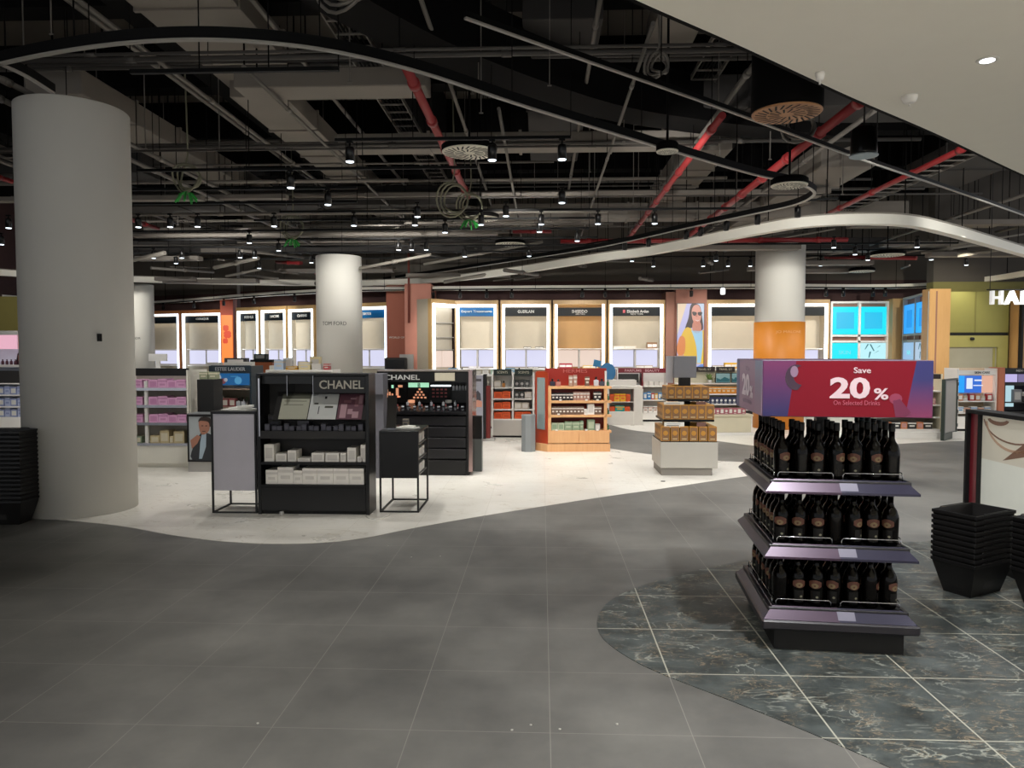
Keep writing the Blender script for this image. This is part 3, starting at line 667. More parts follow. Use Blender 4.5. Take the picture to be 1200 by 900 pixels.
easel_card(-.36, -.075, 0, [(0, 1, .8, 1, 1), (.1, .9, .7, .72, 1), (.1, .8, .55, .565, 1)], 'pale cream picture card with an olive band, left one on the makeup counter')
easel_card(-.065, .215, 2, [(.5, .58, .8, .9, 5), (.45, .7, .62, .7, 0), (.15, .3, .58, .64, 1), (.1, .28, .1, .5, 0), (.33, .36, .2, .5, 5), (.55, .85, .44, .52, 1), (.6, .8, .15, .25, 0)], 'white picture card with small drawings, middle one on the makeup counter')
easel_card(.225, .475, 3, [(.1, .35, .05, .6, 4), (.4, .6, .2, .4, 4), (.65, .8, .5, .9, 6), (.45, .7, .78, .84, 4), (.2, .5, .65, .75, 6), (.6, .85, .05, .3, 4), (.8, .95, .6, .95, 4)], 'plum and blush picture card, right one on the makeup counter')
# testers on the counter
PM = M('compact_black', '#18171c', .15, coat=.4); PG = M('compact_grey', '#4a4852', .3)
k = 0
for i in range(16):
    x = -h+.09+i*.062
    p = carton(.05, .05, .045+.02*(i % 3 == 0), TESTER, PG, 0)
    p.put(fr.w(x, .06+.03*(i % 2), .835), 0, 'small dark compact tester on the makeup counter, %s from the left' % ortext(i), 'tester', 'testers on the near makeup counter')
for i in range(10):
    jar(.045, .035, PM, CHROME if i % 3 == 0 else PG).put(fr.w(-.3+i*.075, .2, .835), 0, 'small round dark pot behind the compacts, %s from the left' % ortext(i), 'cream jar', 'pots on the near makeup counter')
carton(.13, .09, .15, DKGREY, TESTER, 1).put(fr.w(-h+.12, .21, .835), 0, 'dark box standing in the back left corner of the makeup counter', 'box')
tag(MB().box(-.06, .06, -.05, .05, 0, .07).box(-.09, .09, -.04, .02, .07, .082).build('tester_tray', [TESTER], loc=fr.w(-.14, .19, .872), bevel=.003), 'raised dark tester tray near the middle of the counter', 'tray')
fr_s = M('slip_grey', '#e4dfd6', .6); fr_p = M('slip_panel', '#cbc5bd', .6)
# pale stacked boxes, middle shelf
i = 0
spec = [(-.505, .10, .17), (-.39, .11, .075), (-.27, .09, .11), (-.17, .13, .03), (-.03, .13, .085), (.11, .14, .085), (.26, .06, .085), (.33, .09, .14), (.43, .06, .05), (.465, .05, .17)]
for x, w, hh in spec:
    carton(w-.004, .18, hh, fr_s, fr_p, 0).put(fr.w(x+w/2, .13, .525), 0, 'pale grey carton on the upper stock shelf of the makeup counter, %s from the left' % ortext(i), 'carton', 'pale cartons on the upper stock shelf'); i += 1
i = 0
for x, w, hh in [(-.49, .12, .14), (-.37, .16, .17), (-.21, .09, .135), (-.12, .15, .16), (.03, .16, .16), (.19, .16, .16), (.35, .15, .16)]:
    carton(w-.003, .2, hh, fr_s, fr_p, 1).put(fr.w(x+w/2, .13, .30), 0, 'pale carton on the lower stock shelf of the makeup counter, %s from the left' % ortext(i), 'carton', 'pale cartons on the lower stock shelf'); i += 1
tag(MB().lathe([(.02, 0), (.025, .02), (.02, .045)], 10).build('loose_cap', LTGREY, loc=fr.w(-.3, -.06, 0)), 'small pale cap lying by the foot of the makeup counter', 'cap')
# wire frame tables either side
WIRE = M('wire_black', '#0c0c0c', .45)
def wire(t, x0, x1, y0, y1, z1, r=.009, low=0.0):
    for (x, y) in ((x0, y0), (x1, y0), (x0, y1), (x1, y1)): MB().box(x-r, x+r, y-r, y+r, 0, z1).build('leg', WIRE, t)
    MB().box(x0, x1, y0-r, y0+r, low, low+2*r).build('floor_rail', WIRE, t); MB().box(x0, x1, y1-r, y1+r, low, low+2*r).build('floor_rail', WIRE, t)
    MB().box(x0-r, x0+r, y0, y1, low, low+2*r).build('floor_rail', WIRE, t); MB().box(x1-r, x1+r, y0, y1, low, low+2*r).build('floor_rail', WIRE, t)
t = thing('side_table', 'grey panelled table in a thin black wire frame left of the makeup counter', 'side table', (-3.29, 7.26, 0))
wire(t, 0, .44, 0, .42, 1.02)
MB().box(.01, .43, .0, .41, .23, 1.0).build('panel_box', M('lilac_grey_panel', '#bcb8c0', .35), t, .003); MB().box(-.01, .45, -.01, .43, 1.0, 1.025).build('table_top', BLACK, t)
tag(MB().prism([(-.17, -.08), (.1, -.12), (.18, .02), (.03, .12), (-.15, .08)], 0, .012).prism([(-.1, -.06), (.13, -.03), (.06, .1), (-.07, .07)], .012, .03).prism([(.0, -.08), (.15, -.06), (.12, .05)], .03, .05).build('paper_pile', PAPER, loc=(-3.07, 7.44, 1.025)), 'loose pile of white papers on the grey panelled side table', 'paper')
t = thing('side_table', 'black boxed table on thin wire legs right of the makeup counter', 'side table', (-1.62, 7.36, 0))
wire(t, 0, .38, 0, .62, .8)
MB().box(.0, .38, -.005, .012, .35, .8).box(.0, .3, .012, .6, .35, .37).box(.0, .02, .012, .6, .37, .8).build('panel_box', BLACK, t)
MB().box(-.01, .39, -.01, .63, .8, .825).build('table_top', BLACK, t, .003)
for z in (.36, .52, .67): MB().box(.02, .375, .02, .6, z, z+.012).build('shelf', BLACK, t)
fT = Frame(-1.62, 7.36)
for k, z in enumerate((.372, .532, .682)):
    for j in range(3):
        carton(.1, .14, .09, M('white_box', '#c9c6c0', .5), fr_p, 1).put(fT.w(.31, .12+j*.17, z), 0, 'small white box on the %s shelf inside the wire-leg table, %s from front' % (('lower', 'middle', 'upper')[k], ortext(j)), 'box', 'white boxes inside the black side table')
t = thing('mirror_stand', 'clear acrylic mirror stand on the black boxed side table', 'mirror', (-1.6, 7.56, .825))
MB().xprism([(0, 0), (.02, 0), (.11, .34), (.09, .34)], 0, .1).build('clear_panel', ACRYL, t); MB().box(0, .1, -.02, .14, 0, .008).build('foot', CHROME, t); MB().xprism([(-.003, 0), (0, 0), (.09, .34), (.087, .34)], .0, .1).build('mirror_face', M('mirror', '#c9c9c9', .05, 1.0), t)
tag(MB().prism([(-.13, -.05), (.08, -.08), (.14, .0), (-.06, .08)], 0, .015).prism([(-.05, -.04), (.1, -.02), (.02, .06)], .015, .03).build('paper_pile', PAPER, loc=(-1.4, 7.62, .825)), 'crumpled white papers on the black boxed side table', 'paper')
carton(.06, .06, .08, M('taupe_box', '#7d7465', .5), TESTER, 1).put((-1.44, 7.8, .825), 0, 'small taupe box behind the papers on the black side table', 'box')
tag(MB().tube([(-1.72, 7.15, .008), (-1.66, 7.05, .008), (-1.58, 7.02, .008), (-1.53, 7.1, .008), (-1.5, 7.22, .008)], .006, 6).build('floor_cable', M('white_cable', '#c9c7c0', .5)), 'short white cable curling on the marble by the makeup counter', 'cable')
# ------------------------------------------------------------------ second black counter behind
f2 = Frame(-1.55, 9.6, 0); W = 1.2; h = W/2
t = gondola(f2, W, .6, 1.36, .2, [], 'makeup_counter', 'black lit makeup counter with testers standing behind the near counter', BLACK, BLACK, BLACK, BLACK, drawers=1, kick=.0, header=(1.22, 1.35, BLACK, 'CHANEL', M('letter_pale2', '#a9a8a4', .4), .46, -.27), back_y=.4)
MB().box(-h, h, 0, .42, 1.36, 1.38).build('top_panel', M('pewter_edge', '#6d6660', .3), t, .002)
MB().box(h, h+.05, -.01, .58, .05, 1.38).build('end_mirror', M('mirror_rose', '#9b8480', .12, .9), t, .002)
MB().box(.16, .42, -.0, .012, 1.24, 1.345).build('header_panel', M('beige_panel', '#b3ab97', .5), t)
ct = MB().xprism([(-.02, .80), (-.02, .84), (.34, .93), (.38, .93), (.38, .8)], -h+.03, h-.03).build('counter', M('counter_black', '#131214', .18, coat=.3), t)
for k in range(4): MB().box(-h+.035, h-.035, .005, .38, .22+k*.145, .345+k*.145).build('drawer', M('drawer_black', '#151416', .28), t, .004)
# make-up picture tiles on the back wall of the counter
def tile(x0, x1, z0, z1, shapes, lab, base):
    m = MB().box(x0, x1, .35, .362, z0, z1, 0)
    mats = [base]
    for (a, b, c_, d_, mt) in shapes:
        if mt not in mats: mats.append(mt)
        m.box(x0+(x1-x0)*a, x0+(x1-x0)*b, .346, .35, z0+(z1-z0)*c_, z0+(z1-z0)*d_, mats.index(mt))
    tag(m.build('display_tile', mats, loc=f2.o), lab, 'picture tile')
PEACH = M('lit_peach_dot', '#e8a27c', .5, emit='#e8a27c', es=.5); MINT = M('lit_mint', '#a6dcb8', .5, emit='#9fd8b4', es=.7); ROSE = M('rose_dot', '#9a4a4a', .5)
tile(-.57, -.27, .98, 1.19, [(.05, .15, .1, .6, PEACH), (.18, .26, .1, .45, PEACH), (.3, .38, .1, .35, PEACH), (.5, .62, .1, .7, PEACH), (.45, .7, .1, .2, PEACH), (.6, .8, .75, .9, PEACH), (.3, .4, .7, .9, MINT)], 'dark display tile with peach make-up strokes on the rear black counter', BLACKM)
tile(-.25, .03, .98, 1.2, [(.0, 1, .72, 1, MINT), (.45, .58, .7, .98, BLACKM)]+[(.5-.09*r_+.18*q, .5-.09*r_+.18*q+.1, .55-.17*r_, .65-.17*r_, PEACH) for r_ in range(4) for q in range(r_+1)], 'dark display tile with a pyramid of peach dots under a mint strip', BLACKM)
tile(.05, .33, .98, 1.2, [(.08+.2*q, .2+.2*q, .1+.22*r_, .2+.22*r_, ROSE) for r_ in range(3) for q in range(4)]+[(.02, .98, .78, .86, LED)], 'dark display tile with rows of rose dots beneath a small light', BLACKM)
BG = M('glass_pale', '#b9bcc2', .12, spec=.7)
for i in range(5): bottle(.035, .09, BG, BLACK, True).put(f2.w(.37+i*.042, .31, 1.1), 0, 'tiny pale bottle on the high ledge of the rear black counter, %s from the left' % ortext(i), 'bottle', 'tiny bottles on the high ledge')
tag(MB().box(.34, .565, .27, .35, 1.085, 1.1).build('ledge', BLACK, loc=f2.o), 'narrow black ledge holding five tiny bottles', 'shelf')
for i in range(20):
    x = -.5+i*.053; y = .06+.07*(i % 3)
    z = .84+(y+.02)*.25+.004
    p = (tube_(.022, .07, CHROME, ROSE), jar(.04, .03, BG, CHROME), bottle(.035, .075, BG, CHROME, True))[(i*7) % 3]
    p.put(f2.w(x, y, z), 0, 'small shiny tester on the sloping top of the rear black counter, %s from the left' % ortext(i), 'tester', 'testers on the rear black counter')
for i, (x, m_) in enumerate(((-.2, PEACH), (.3, PAPER))):
    jar(.09, .04, m_, m_).put(f2.w(x, .3, .93), 0, ('peach powder puff pot on the rear black counter', 'white powder puff pot on the rear black counter')[i], 'cream jar')
# grey ribbed header seen left of it
tag(MB().box(-.09, .09, 0, .3, 1.08, 1.34).box(-.085, .085, .05, .28, 0, 1.08).build('ribbed_pillar_display', M('ribbed_grey', '#55545a', .6), loc=(AX(440, 9.3), 9.3, 0)), 'narrow grey ribbed display pillar between the two black counters', 'display stand')
# ------------------------------------------------------------------ grey bins
def bin_(x, y, r, hh, lab, two=None):
    t = thing('waste_bin', lab, 'bin', (x, y, 0))
    oct_ = [(r*math.cos(math.pi/8+k*math.pi/4)*1.04, r*.9*math.sin(math.pi/8+k*math.pi/4)) for k in range(8)]
    MB().prism(oct_, 0, hh-.03).build('bin_body', BINGREY, t, .004); MB().prism([(a*1.03, b*1.03) for a, b in oct_], hh-.03, hh).build('rim', BINGREY, t, .003)
    return t
bin_(-.215, 12.0, .115, .6, 'grey eight-sided bin beside the orange-ended kiosk')
t = thing('tester_pillar', 'slim two-tone pillar, grey below and black above, right of the rear black counter', 'display stand', (-.885, 9.93, 0))
MB().box(-.08, .08, 0, .16, 0, .44).build('lower_box', M('greenish_grey', '#545a58', .4), t, .004); MB().box(-.078, .075, .01, .15, .44, .75).build('upper_box', BLACKM, t, .004)
# ------------------------------------------------------------------ portrait poster stand
yp = 13.3
x0, x1 = AX(553.5, yp), AX(566, yp)
t = thing('poster_stand', 'narrow grey poster panel showing a hooded figure next to the orange-box kiosk', 'poster', ((x0+x1)/2, yp, 0))
w = (x1-x0)/2
MB().box(-w, w+.0, 0, .06, .05, zpx(440, yp)).build('panel', M('poster_grey', '#9a9aa4', .4), t)
m = MB(); zc = zpx(468, yp)
m.yprism([(-.06, zc-.02), (.06, zc-.02), (.05, zc+.1), (0, zc+.16), (-.05, zc+.1)], -.003, 0, 0); m.yprism([(-w+.02, zc-.14), (w-.02, zc-.14), (w-.02, zc-.04), (.0, zc-.01), (-w+.02, zc-.04)], -.004, 0, 1)
m.box(-w+.03, w-.03, -.003, 0, zpx(447, yp), zpx(444, yp), 2)
m.build('poster_image', [M('hood_dark', '#3c3a40', .5), M('poster_skin', '#c58a74', .5), M('poster_type', '#4a484c', .5)], t)
MB().box(w, w+.05, -.01, .3, .05, zpx(439, yp)).build('end_panel', BLACKM, t); MB().box(-w, w+.2, .02, .28, 0, .05).build('foot', LTGREY, t)
MB().box(w+.05, w+.12, .06, .28, .05, 1.0).build('red_edge', M('dark_red', '#6e1f1a', .5), t)
# ------------------------------------------------------------------ orange-box kiosk
y = 13.9; x0, x1 = AX(576, y), AX(626, y); f4 = Frame((x0+x1)/2, y, 0); W = x1-x0; h = W/2
lv = [zpx(v, y) for v in (491, 479.5, 467, 454)]
t = gondola(f4, W, .5, 1.2, lv[0]-.02, lv, 'perfume_kiosk', 'white shelving kiosk stocked with orange boxes', PANELW, PANELW, PANELW, M('base_grey_white', '#b3ada4', .5), back_y=.42, kick=.04)
MB().box(-.015, .015, 0, .4, lv[0], 1.2).build('divider', PANELW, t)
for k, (a, b) in enumerate(((-h+.03, -.03), (.03, h-.03))):
    o = MB().box(a, b, .1, .13, 1.17, 1.29).build('header', M('sign_green_black', '#10201a', .4), t); text_mb('SCENTS', .2, .045, ((a+b)/2, .099, 1.23), .004).build('lettering', CREAM, o)
MB().box(-h, h, .12, .45, 1.2, 1.22).build('top_panel', PANELW, t)
OR2 = M('orange_box_deep', '#b8410f', .45)
ob = carton(.15, .16, .13, ORANGE, OR2, 1); ob2 = carton(.15, .16, .12, ORANGE, OR2, 0); db = carton(.09, .12, .13, M('charcoal_box', '#2c2d2b', .5), LTGREY, 2); lb = carton(.13, .14, .12, M('greige_box', '#b5aa9a', .5), fr_p, 0)
nm = ('bottom', 'second', 'third', 'top')
for k, z in enumerate(lv):
    if k < 3:
        fill(f4, -h+.045, -.03, .03, z, [ob2, ob], .006, 'orange gift box on the %s left shelf of the white kiosk' % nm[k], 'gift box', 'orange boxes on the white kiosk')
    fill(f4, .03, h-.04, .03, z, [[ob], [lb], [db, db, lb], [db]][k], .006, '{c}, %s right shelf of the orange-box kiosk' % nm[k], 'gift box', 'boxes on the right side of the white kiosk')
    if k == 3: fill(f4, -h+.045, -.03, .03, z, [lb, bottle(.06, .12, M('amber_glass', '#a06a30', .1, spec=.7), BLACK)], .02, '{c}, top left shelf of the orange-box kiosk', 'gift box', 'items on the top left shelf of the white kiosk')
# ------------------------------------------------------------------ orange-ended red header kiosk
f5 = Frame(.60, 11.98, R(5)); h = .50
t = thing('perfume_kiosk', 'oak-shelved perfume kiosk with red header and orange-red end panel', 'display stand', f5.o, f5.rz)
zs = [.345, .60, .83, 1.06]
plan = [(-h, 0), (h, 0), (h, .6), (-h-.17, .6), (-h-.17, .22)]
MB().prism([(a-.01 if a < 0 else a+.01, b-.01) for a, b in plan[:2]]+[(h+.01, .6), (-h-.18, .6), (-h-.18, .2)], 0, .13).build('plinth', WOODL, t, .004)
MB().prism(plan, .14, .335).build('base_box', WOODL, t)
MB().box(-h+.004, -.003, -.014, 0, .145, .335).build('drawer', WOODL, t, .002); MB().box(.003, h-.004, -.014, 0, .145, .335).build('drawer', WOODL, t, .002)
ep = MB().prism([(-h-.008, -.008), (-h, 0), (-h-.17, .23), (-h-.185, .22)], 0, 1.28).build('end_panel', ORRED, t)
MB().prism([(-h-.045, .03), (-h-.155, .185), (-h-.165, .18), (-h-.055, .025)], .36, 1.2).build('mirror', M('mirror_pale', '#aebfc0', .15, .6), ep)
MB().box(-h-.17, -h-.15, .22, .6, .14, 1.28).build('side_panel', ORRED, t); MB().box(h-.03, h, .3, .6, .14, 1.3).build('side_panel', PANELW, t)
MB().box(-h-.15, h, .35, .38, .335, 1.3).build('back_panel', RED, t)
for z in zs:
    MB().box(-h, h+.03, 0, .35, z-.04, z).build('shelf', WOODL, t, .003)
for x in (-h+.0, h-.09): MB().box(x, x+.05, .0, .05, .335, 1.02).build('shelf_post', WOODL, t, .003)
hb = MB().box(-h-.02, h, .33, .36, 1.06, 1.345).build('header', RED, t); text_mb('HERMES', .4, .06, (-.02, .329, 1.3), .005, .01).build('lettering', M('rose_letter', '#b9605a', .4), hb)
MB().prism([(-h-.17, .2), (-h-.02, .0), (-h-.02, .36), (-h-.17, .36)], 1.28, 1.30).build('cap_panel', ORRED, t)
BRB = M('brown_box', '#6d5648', .5); DKB = M('dark_box', '#2e2a2a', .45); DUSTB = M('dust_rose_box', '#a0786a', .5); SAGE = M('sage_box', '#7f957a', .5); SAGEL = M('sage_light', '#a9b49a', .5)
G5 = 'scent boxes on the oak kiosk'
fill(f5, -h+.06, h-.1, .04, zs[2], [carton(.055, .07, .12, DKB, fr_p, 1)]*6+[carton(.05, .07, .14, DUSTB, fr_p, 1)]*5+[None]+[carton(.06, .07, .14, DKB, fr_p, 1)]*6, .004, 'slim {c} on the upper oak shelf', 'scent box', G5)
fill(f5, -h+.06, h-.1, .04, zs[1], [carton(.055, .07, .13, BRB, fr_p, 1)]*9+[carton(.05, .07, .09, PANELW, fr_p, 0), carton(.11, .09, .17, PANELW, fr_p, 0)], .004, '{c} on the middle oak shelf', 'scent box', G5)
fill(f5, -h+.06, h-.1, .04, zs[0], [carton(.1, .12, .12, SAGEL, SAGE, 0)]*2+[carton(.12, .12, .14, SAGE, SAGEL, 1)]*2+[carton(.055, .12, .15, SAGE, SAGEL, 1)]+[None]+[carton(.12, .12, .17, SAGE, SAGEL, 0), carton(.08, .1, .1, LTGREY, fr_p, 0)], .006, 'sage green gift box on the lowest oak shelf', 'gift box', G5)
AMB = M('amber_glass', '#a06a30', .1, spec=.7)
fill(f5, -h+.04, h-.06, .1, zs[3], [bottle(.085, .12, M('smoke_glass', '#3a3a46', .1, spec=.7), BLACK), bottle(.08, .11, M('rose_glass', '#b07a70', .1, spec=.7), BLACK), None, None, carton(.06, .05, .17, M('taupe_tall', '#a58a78', .5), fr_p, 1), carton(.06, .05, .18, M('taupe_tall', '#a58a78', .5), fr_p, 1), None, None, carton(.07, .05, .15, BRB, fr_p, 1), None, bottle(.08, .15, BG, BLACK)], .012, '{c} on the top oak ledge', 'scent bottle', 'testers on the top oak ledge')
for k, z in enumerate(zs[:3]):
    for j, x in enumerate((-.36+k*.03, .12, .30)[:2+(k != 1)]):
        tag(MB().box(-.02, .02, -.004, 0, 0, .025).build('price_tag', PAPER, loc=f5.w(x, -.003, z-.002+.0), rz=f5.rz), 'small white price tag on the %s oak shelf edge, %s from the left' % (nm[k], ortext(j)), 'price tag', 'price tags on the oak kiosk')
for k, z in enumerate((.345, .60, .83, 1.06)):
    bottle(.045, .1, M('green_glass', '#3d6a4c', .12), BLACK, True).put(f5.w(h-.015, .1, z), 0, 'small green bottle at the right end of the %s oak shelf' % ('lowest', 'middle', 'upper', 'top')[k], 'bottle', 'green bottles at the right shelf ends')
# blue round sign + pale counter kiosk + maroon header kiosk behind
ys = 17.25
t = thing('round_sign', 'round blue sign on a slim post behind the oak kiosk', 'sign', (AX(712, ys), ys, 0))
MB().yprism([(.19*math.cos(a*math.pi/12), 1.14+.22*math.sin(a*math.pi/12)) for a in range(24)], 0, .03).build('disc', M('sign_blue', '#2f6f9e', .4), t); MB().box(-.02, .02, .03, .06, 0, 1.1).lathe([(.14, 0), (.14, .02)], 20).build('post', PANELW, t)
tag(MB().yprism([(-.08, 1.28), (.1, 1.26), (.12, 1.4), (-.05, 1.44)], 0, .03).box(-.02, .0, .0, .03, 0, 1.3).lathe([(.1, 0), (.1, .02)], 16).build('small_sign', M('sign_teal', '#2a7aa8', .4), loc=(AX(699, 17.25), 17.25, 0)), 'small blue-teal sign peeking over the red header', 'sign')
y = 16.4; x0, x1 = AX(709, y), AX(754, y); f6 = Frame((x0+x1)/2, y, 0); W = x1-x0; h = W/2
t = thing('gift_counter', 'pale grey gift counter with an open niche of yellow and teal boxes', 'display stand', f6.o, 0)
GW = M('counter_greywhite', '#cfcac2', .5)
MB().box(-h, h, 0, .7, .0, .30).build('base_box', GW, t, .004); MB().box(h-.2, h, 0, .7, .30, .8).build('side_panel', GW, t); MB().box(-h, -h+.1, 0, .7, .3, .8).build('side_panel', GW, t); MB().box(-h+.1, h-.2, .4, .7, .3, .8).build('back_panel', GW, t)
MB().prism([(-h, .0), (h-.1, 0), (h, .1), (h, .7), (-h, .7)], .8, .86).build('table_top', GW, t, .004); MB().box(-h+.05, h-.1, .35, .7, .86, .98).build('riser', GW, t, .004)
MB().box(h-.21, h-.19, -.01, 0, .02, .3).build('edge_strip', WHITE, t)
YB = M('yellow_box', '#d9a21c', .45); TB = M('teal_box', '#1f8f88', .45)
fill(f6, -h+.12, h-.2, .05, .301, [carton(.11, .2, .1, ORANGE, OR2, 0), carton(.2, .2, .12, TB, YB, 1)], .01, '{c} in the lower niche of the pale gift counter', 'gift box', 'boxes in the pale counter niche')
MB().box(-h+.1, h-.2, .02, .4, .50, .515).build('shelf', GW, t)
fill(f6, -h+.12, h-.2, .05, .516, [carton(.09, .18, .16, ORANGE, OR2, 0), carton(.12, .18, .17, YB, ORANGE, 1), carton(.12, .18, .17, YB, ORANGE, 1)], .008, '{c} in the upper niche of the pale gift counter', 'gift box', 'boxes on the pale counter upper niche')
y = 17.2; x0, x1 = AX(723, y), AX(783, y); f7 = Frame((x0+x1)/2, y, 0); W = x1-x0; h = W/2
lv = [zpx(v, y) for v in (483, 468, 452)]
t = gondola(f7, W, .5, 1.22, .2, lv, 'perfume_kiosk', 'white kiosk with a maroon header strip beside the grey sign pyramid', PANELW, PANELW, PANELW, PANELW, header=(1.13, 1.24, MAROON, 'PARFUMS   BEAUTY', M('pale_rose', '#c9a0a4', .4), .8, 0), back_y=.4)
MB().box(-.01, .02, -.005, .38, .25, 1.13).build('divider', MAROON, t); MB().box(-h-.01, -h+.0, -.005, .03, .25, 1.2).box(h, h+.012, -.005, .03, .25, 1.2).build('edge_strip', MAROON, t)
MB().box(-h+.06, -.06, .2, .38, .9, 1.1).build('dark_window', M('window_dark', '#3a3836', .2), t)
BLB = M('blue_box', '#2f78b4', .45); RDB = M('red_box', '#b03a3a', .45)
fill(f7, .04, h-.04, .05, lv[1], [carton(.08, .1, .16, BLB, PAPER, 0), carton(.08, .1, .18, BLB, PAPER, 1), carton(.07, .1, .15, RDB, PAPER, 0), carton(.07, .1, .14, YB, PAPER, 0)], .01, '{c} on the middle shelf under the maroon header', 'carton', 'cartons under the maroon header')
fill(f7, .04, h-.04, .05, lv[0], [carton(.1, .1, .14, PANELW, DUSTB, 1)], .012, 'rose-banded white carton, lower shelf under the maroon header', 'carton', 'cartons under the maroon header')
fill(f7, .04, h-.04, .05, lv[2], [carton(.1, .1, .1, GW, fr_p, 0)], .02, 'pale carton on the top shelf under the maroon header', 'carton', 'cartons under the maroon header')
fill(f7, -h+.06, -.06, .05, lv[0]-.0, [carton(.1, .1, .12, GW, fr_p, 0)], .012, 'pale carton behind the gift counter', 'carton', 'cartons under the maroon header')
# ------------------------------------------------------------------ gold-box pyramid stand
f8 = Frame((AX(775, 9.7)+AX(843, 9.7))/2, 9.7, 0); h = (AX(843, 9.7)-AX(775, 9.7))/2; D8 = 2*h
t = thing('pyramid_stand', 'square grey-white plinth with dark tiered shelves and blank grey top sign', 'display stand', f8.o, 0)
PG8 = M('plinth_grey', '#aba69c', .4)
MB().box(-h+.02, h-.07, .02, D8-.04, 0, .1).build('plinth', M('plinth_dark', '#77726a', .5), t)  # plinth in a darker grey than the base box
MB().box(-h, h, 0, D8, .1, .44).build('base_box', PG8, t, .006); MB().box(-h+.01, h-.01, .01, D8-.01, .44, .452).build('base_top', DKGREY, t)
cy = D8/2
MB().box(-.07, .07, cy-.06, cy+.06, .452, 1.27).build('post', BLACKM, t)
tz = [.46, .735, 1.0]; tw_ = [.36, .33, .275]
for z, w in zip(tz[1:], tw_[1:]): MB().box(-w, w, cy-w, cy+w, z-.03, z).build('shelf', BLACK, t, .004)
MB().box(-.15, .15, cy-.05, cy+.05, 1.27, 1.56).build('sign_board', M('sign_grey', '#85858a', .5), t, .004)
MB().box(-.24, -.15, cy+.0, cy+.05, 1.2, 1.56).build('sign_wing', M('sign_pale', '#b5b3b6', .5), t)
GOLD = M('gold_box', '#b98334', .4, .1, noise=.2, scale=30); GOLDD = M('gold_print', '#7d5a3c', .45, noise=.3, scale=40)
gb = carton(.108, .09, .19, GOLD, GOLDD, 3); gb2 = carton(.108, .09, .165, GOLD, GOLDD, 3)
for k, (z, w) in enumerate(zip(tz, tw_)):
    n = int((2*w)/.1095)
    p = gb if k < 2 else gb2
    z = z if k else .452
    tn = ('bottom', 'middle', 'top')[k]
    for i in range(n):
        x = -w+.056+i*(2*w-.112)/(n-1)
        p.put(f8.w(x, cy-w+.05, z), 0, 'gold patterned box in the front row of the %s pyramid tier, %s from the left' % (tn, ortext(i)), 'gold box', 'gold boxes on the pyramid stand')
        if i: p.put(f8.w(x, cy+w-.05, z), R(180), 'gold patterned box in the rear row of the %s pyramid tier, %s from the left' % (tn, ortext(i)), 'gold box', 'gold boxes on the pyramid stand')
    for j in range(1, n-1):
        y = cy-w+.056+j*(2*w-.112)/(n-1)
        p.put(f8.w(-w+.05, y, z), R(-90), 'gold patterned box on the left side of the %s pyramid tier, %s from the front' % (tn, ortext(j)), 'gold box', 'gold boxes on the pyramid stand')
        p.put(f8.w(w-.05, y, z), R(90), 'gold patterned box on the right side of the %s pyramid tier, %s from the front' % (tn, ortext(j)), 'gold box', 'gold boxes on the pyramid stand')
for k, z in enumerate((.735, 1.0)):
    o = MB().box(-.13, .13, -.002, 0, 0, .07).box(-.1, .06, -.003, -.002, .02, .03, 1).box(-.1, .08, -.003, -.002, .045, .05, 1).build('offer_card', [PAPER, TESTER], loc=f8.w(-.19, cy-(.34, .30)[k], z-.032-.0735))
    tag(o, 'white offer card hanging under the %s tier of the gold box pyramid' % ('middle', 'top')[k], 'card')
    o = MB().box(-.06, .06, -.002, 0, 0, .06).build('offer_card', M('card_brown', '#6b4b42', .5), loc=f8.w(.16, cy-(.34, .30)[k], z-.032-.0635))
    tag(o, 'small brown card hanging under the %s tier of the gold box pyramid' % ('middle', 'top')[k], 'card')
# ------------------------------------------------------------------ cream kiosk behind, left of orange column
f9 = Frame(3.35, 14.5, R(6)); h = .68
t = thing('snack_kiosk', 'cream kiosk with orange, blue and pink rows left of the orange column', 'display stand', f9.o, f9.rz)
MB().box(-h, h+.1, -.05, .8, 0, .05).build('plinth', PANELW, t); MB().box(-h, h+.05, 0, .8, .05, .36).build('base_box', CREAM, t, .006); MB().box(-h, h+.08, -.02, .8, .36, .4).build('base_ledge', CREAM, t, .004)
MB().box(-h, h-.1, .4, .44, .4, 1.25).build('back_panel', CREAM, t); MB().box(h-.1, h-.02, .2, .6, .4, 1.25).build('side_panel', CREAM, t)
lv = [.40, .60, .80]
for z in lv[1:]: MB().box(-h, h-.1, .08, .4, z-.025, z).build('shelf', PANELW, t, .003)
MB().box(-h, h-.1, .2, .4, .975, 1.0).build('shelf', PANELW, t, .003)
for a, b in ((-.32, .1), (.13, .5)):
    o = MB().box(a, b, .3, .33, 1.22, 1.32).build('header', M('sign_brown', '#2c211d', .4), t); text_mb('TRAVEL SET', .26, .04, ((a+b)/2, .299, 1.27), .004).build('lettering', CREAM, o)
CB = M('navy_box', '#2c3352', .45); PKB = M('pink_can', '#b0656e', .45); OC = M('orange_can', '#d98a2c', .45)
fill(f9, -h+.03, h-.12, .1, .8, [carton(.085, .1, .13, OC, CREAM, 1)], .006, 'orange banded pack on the top shelf of the cream kiosk', 'pack', 'packs on the cream kiosk')
fill(f9, -h+.03, h-.12, .1, .6, [carton(.08, .1, .13, CB, PAPER, 2)], .006, 'navy and white pack on the middle shelf of the cream kiosk', 'pack', 'packs on the cream kiosk')
fill(f9, -h+.03, h-.02, .05, .4, [carton(.08, .1, .12, PKB, PAPER, 2), carton(.08, .1, .12, PKB, PAPER, 0)], .006, 'dusky pink pack on the lowest shelf of the cream kiosk', 'pack', 'packs on the cream kiosk')
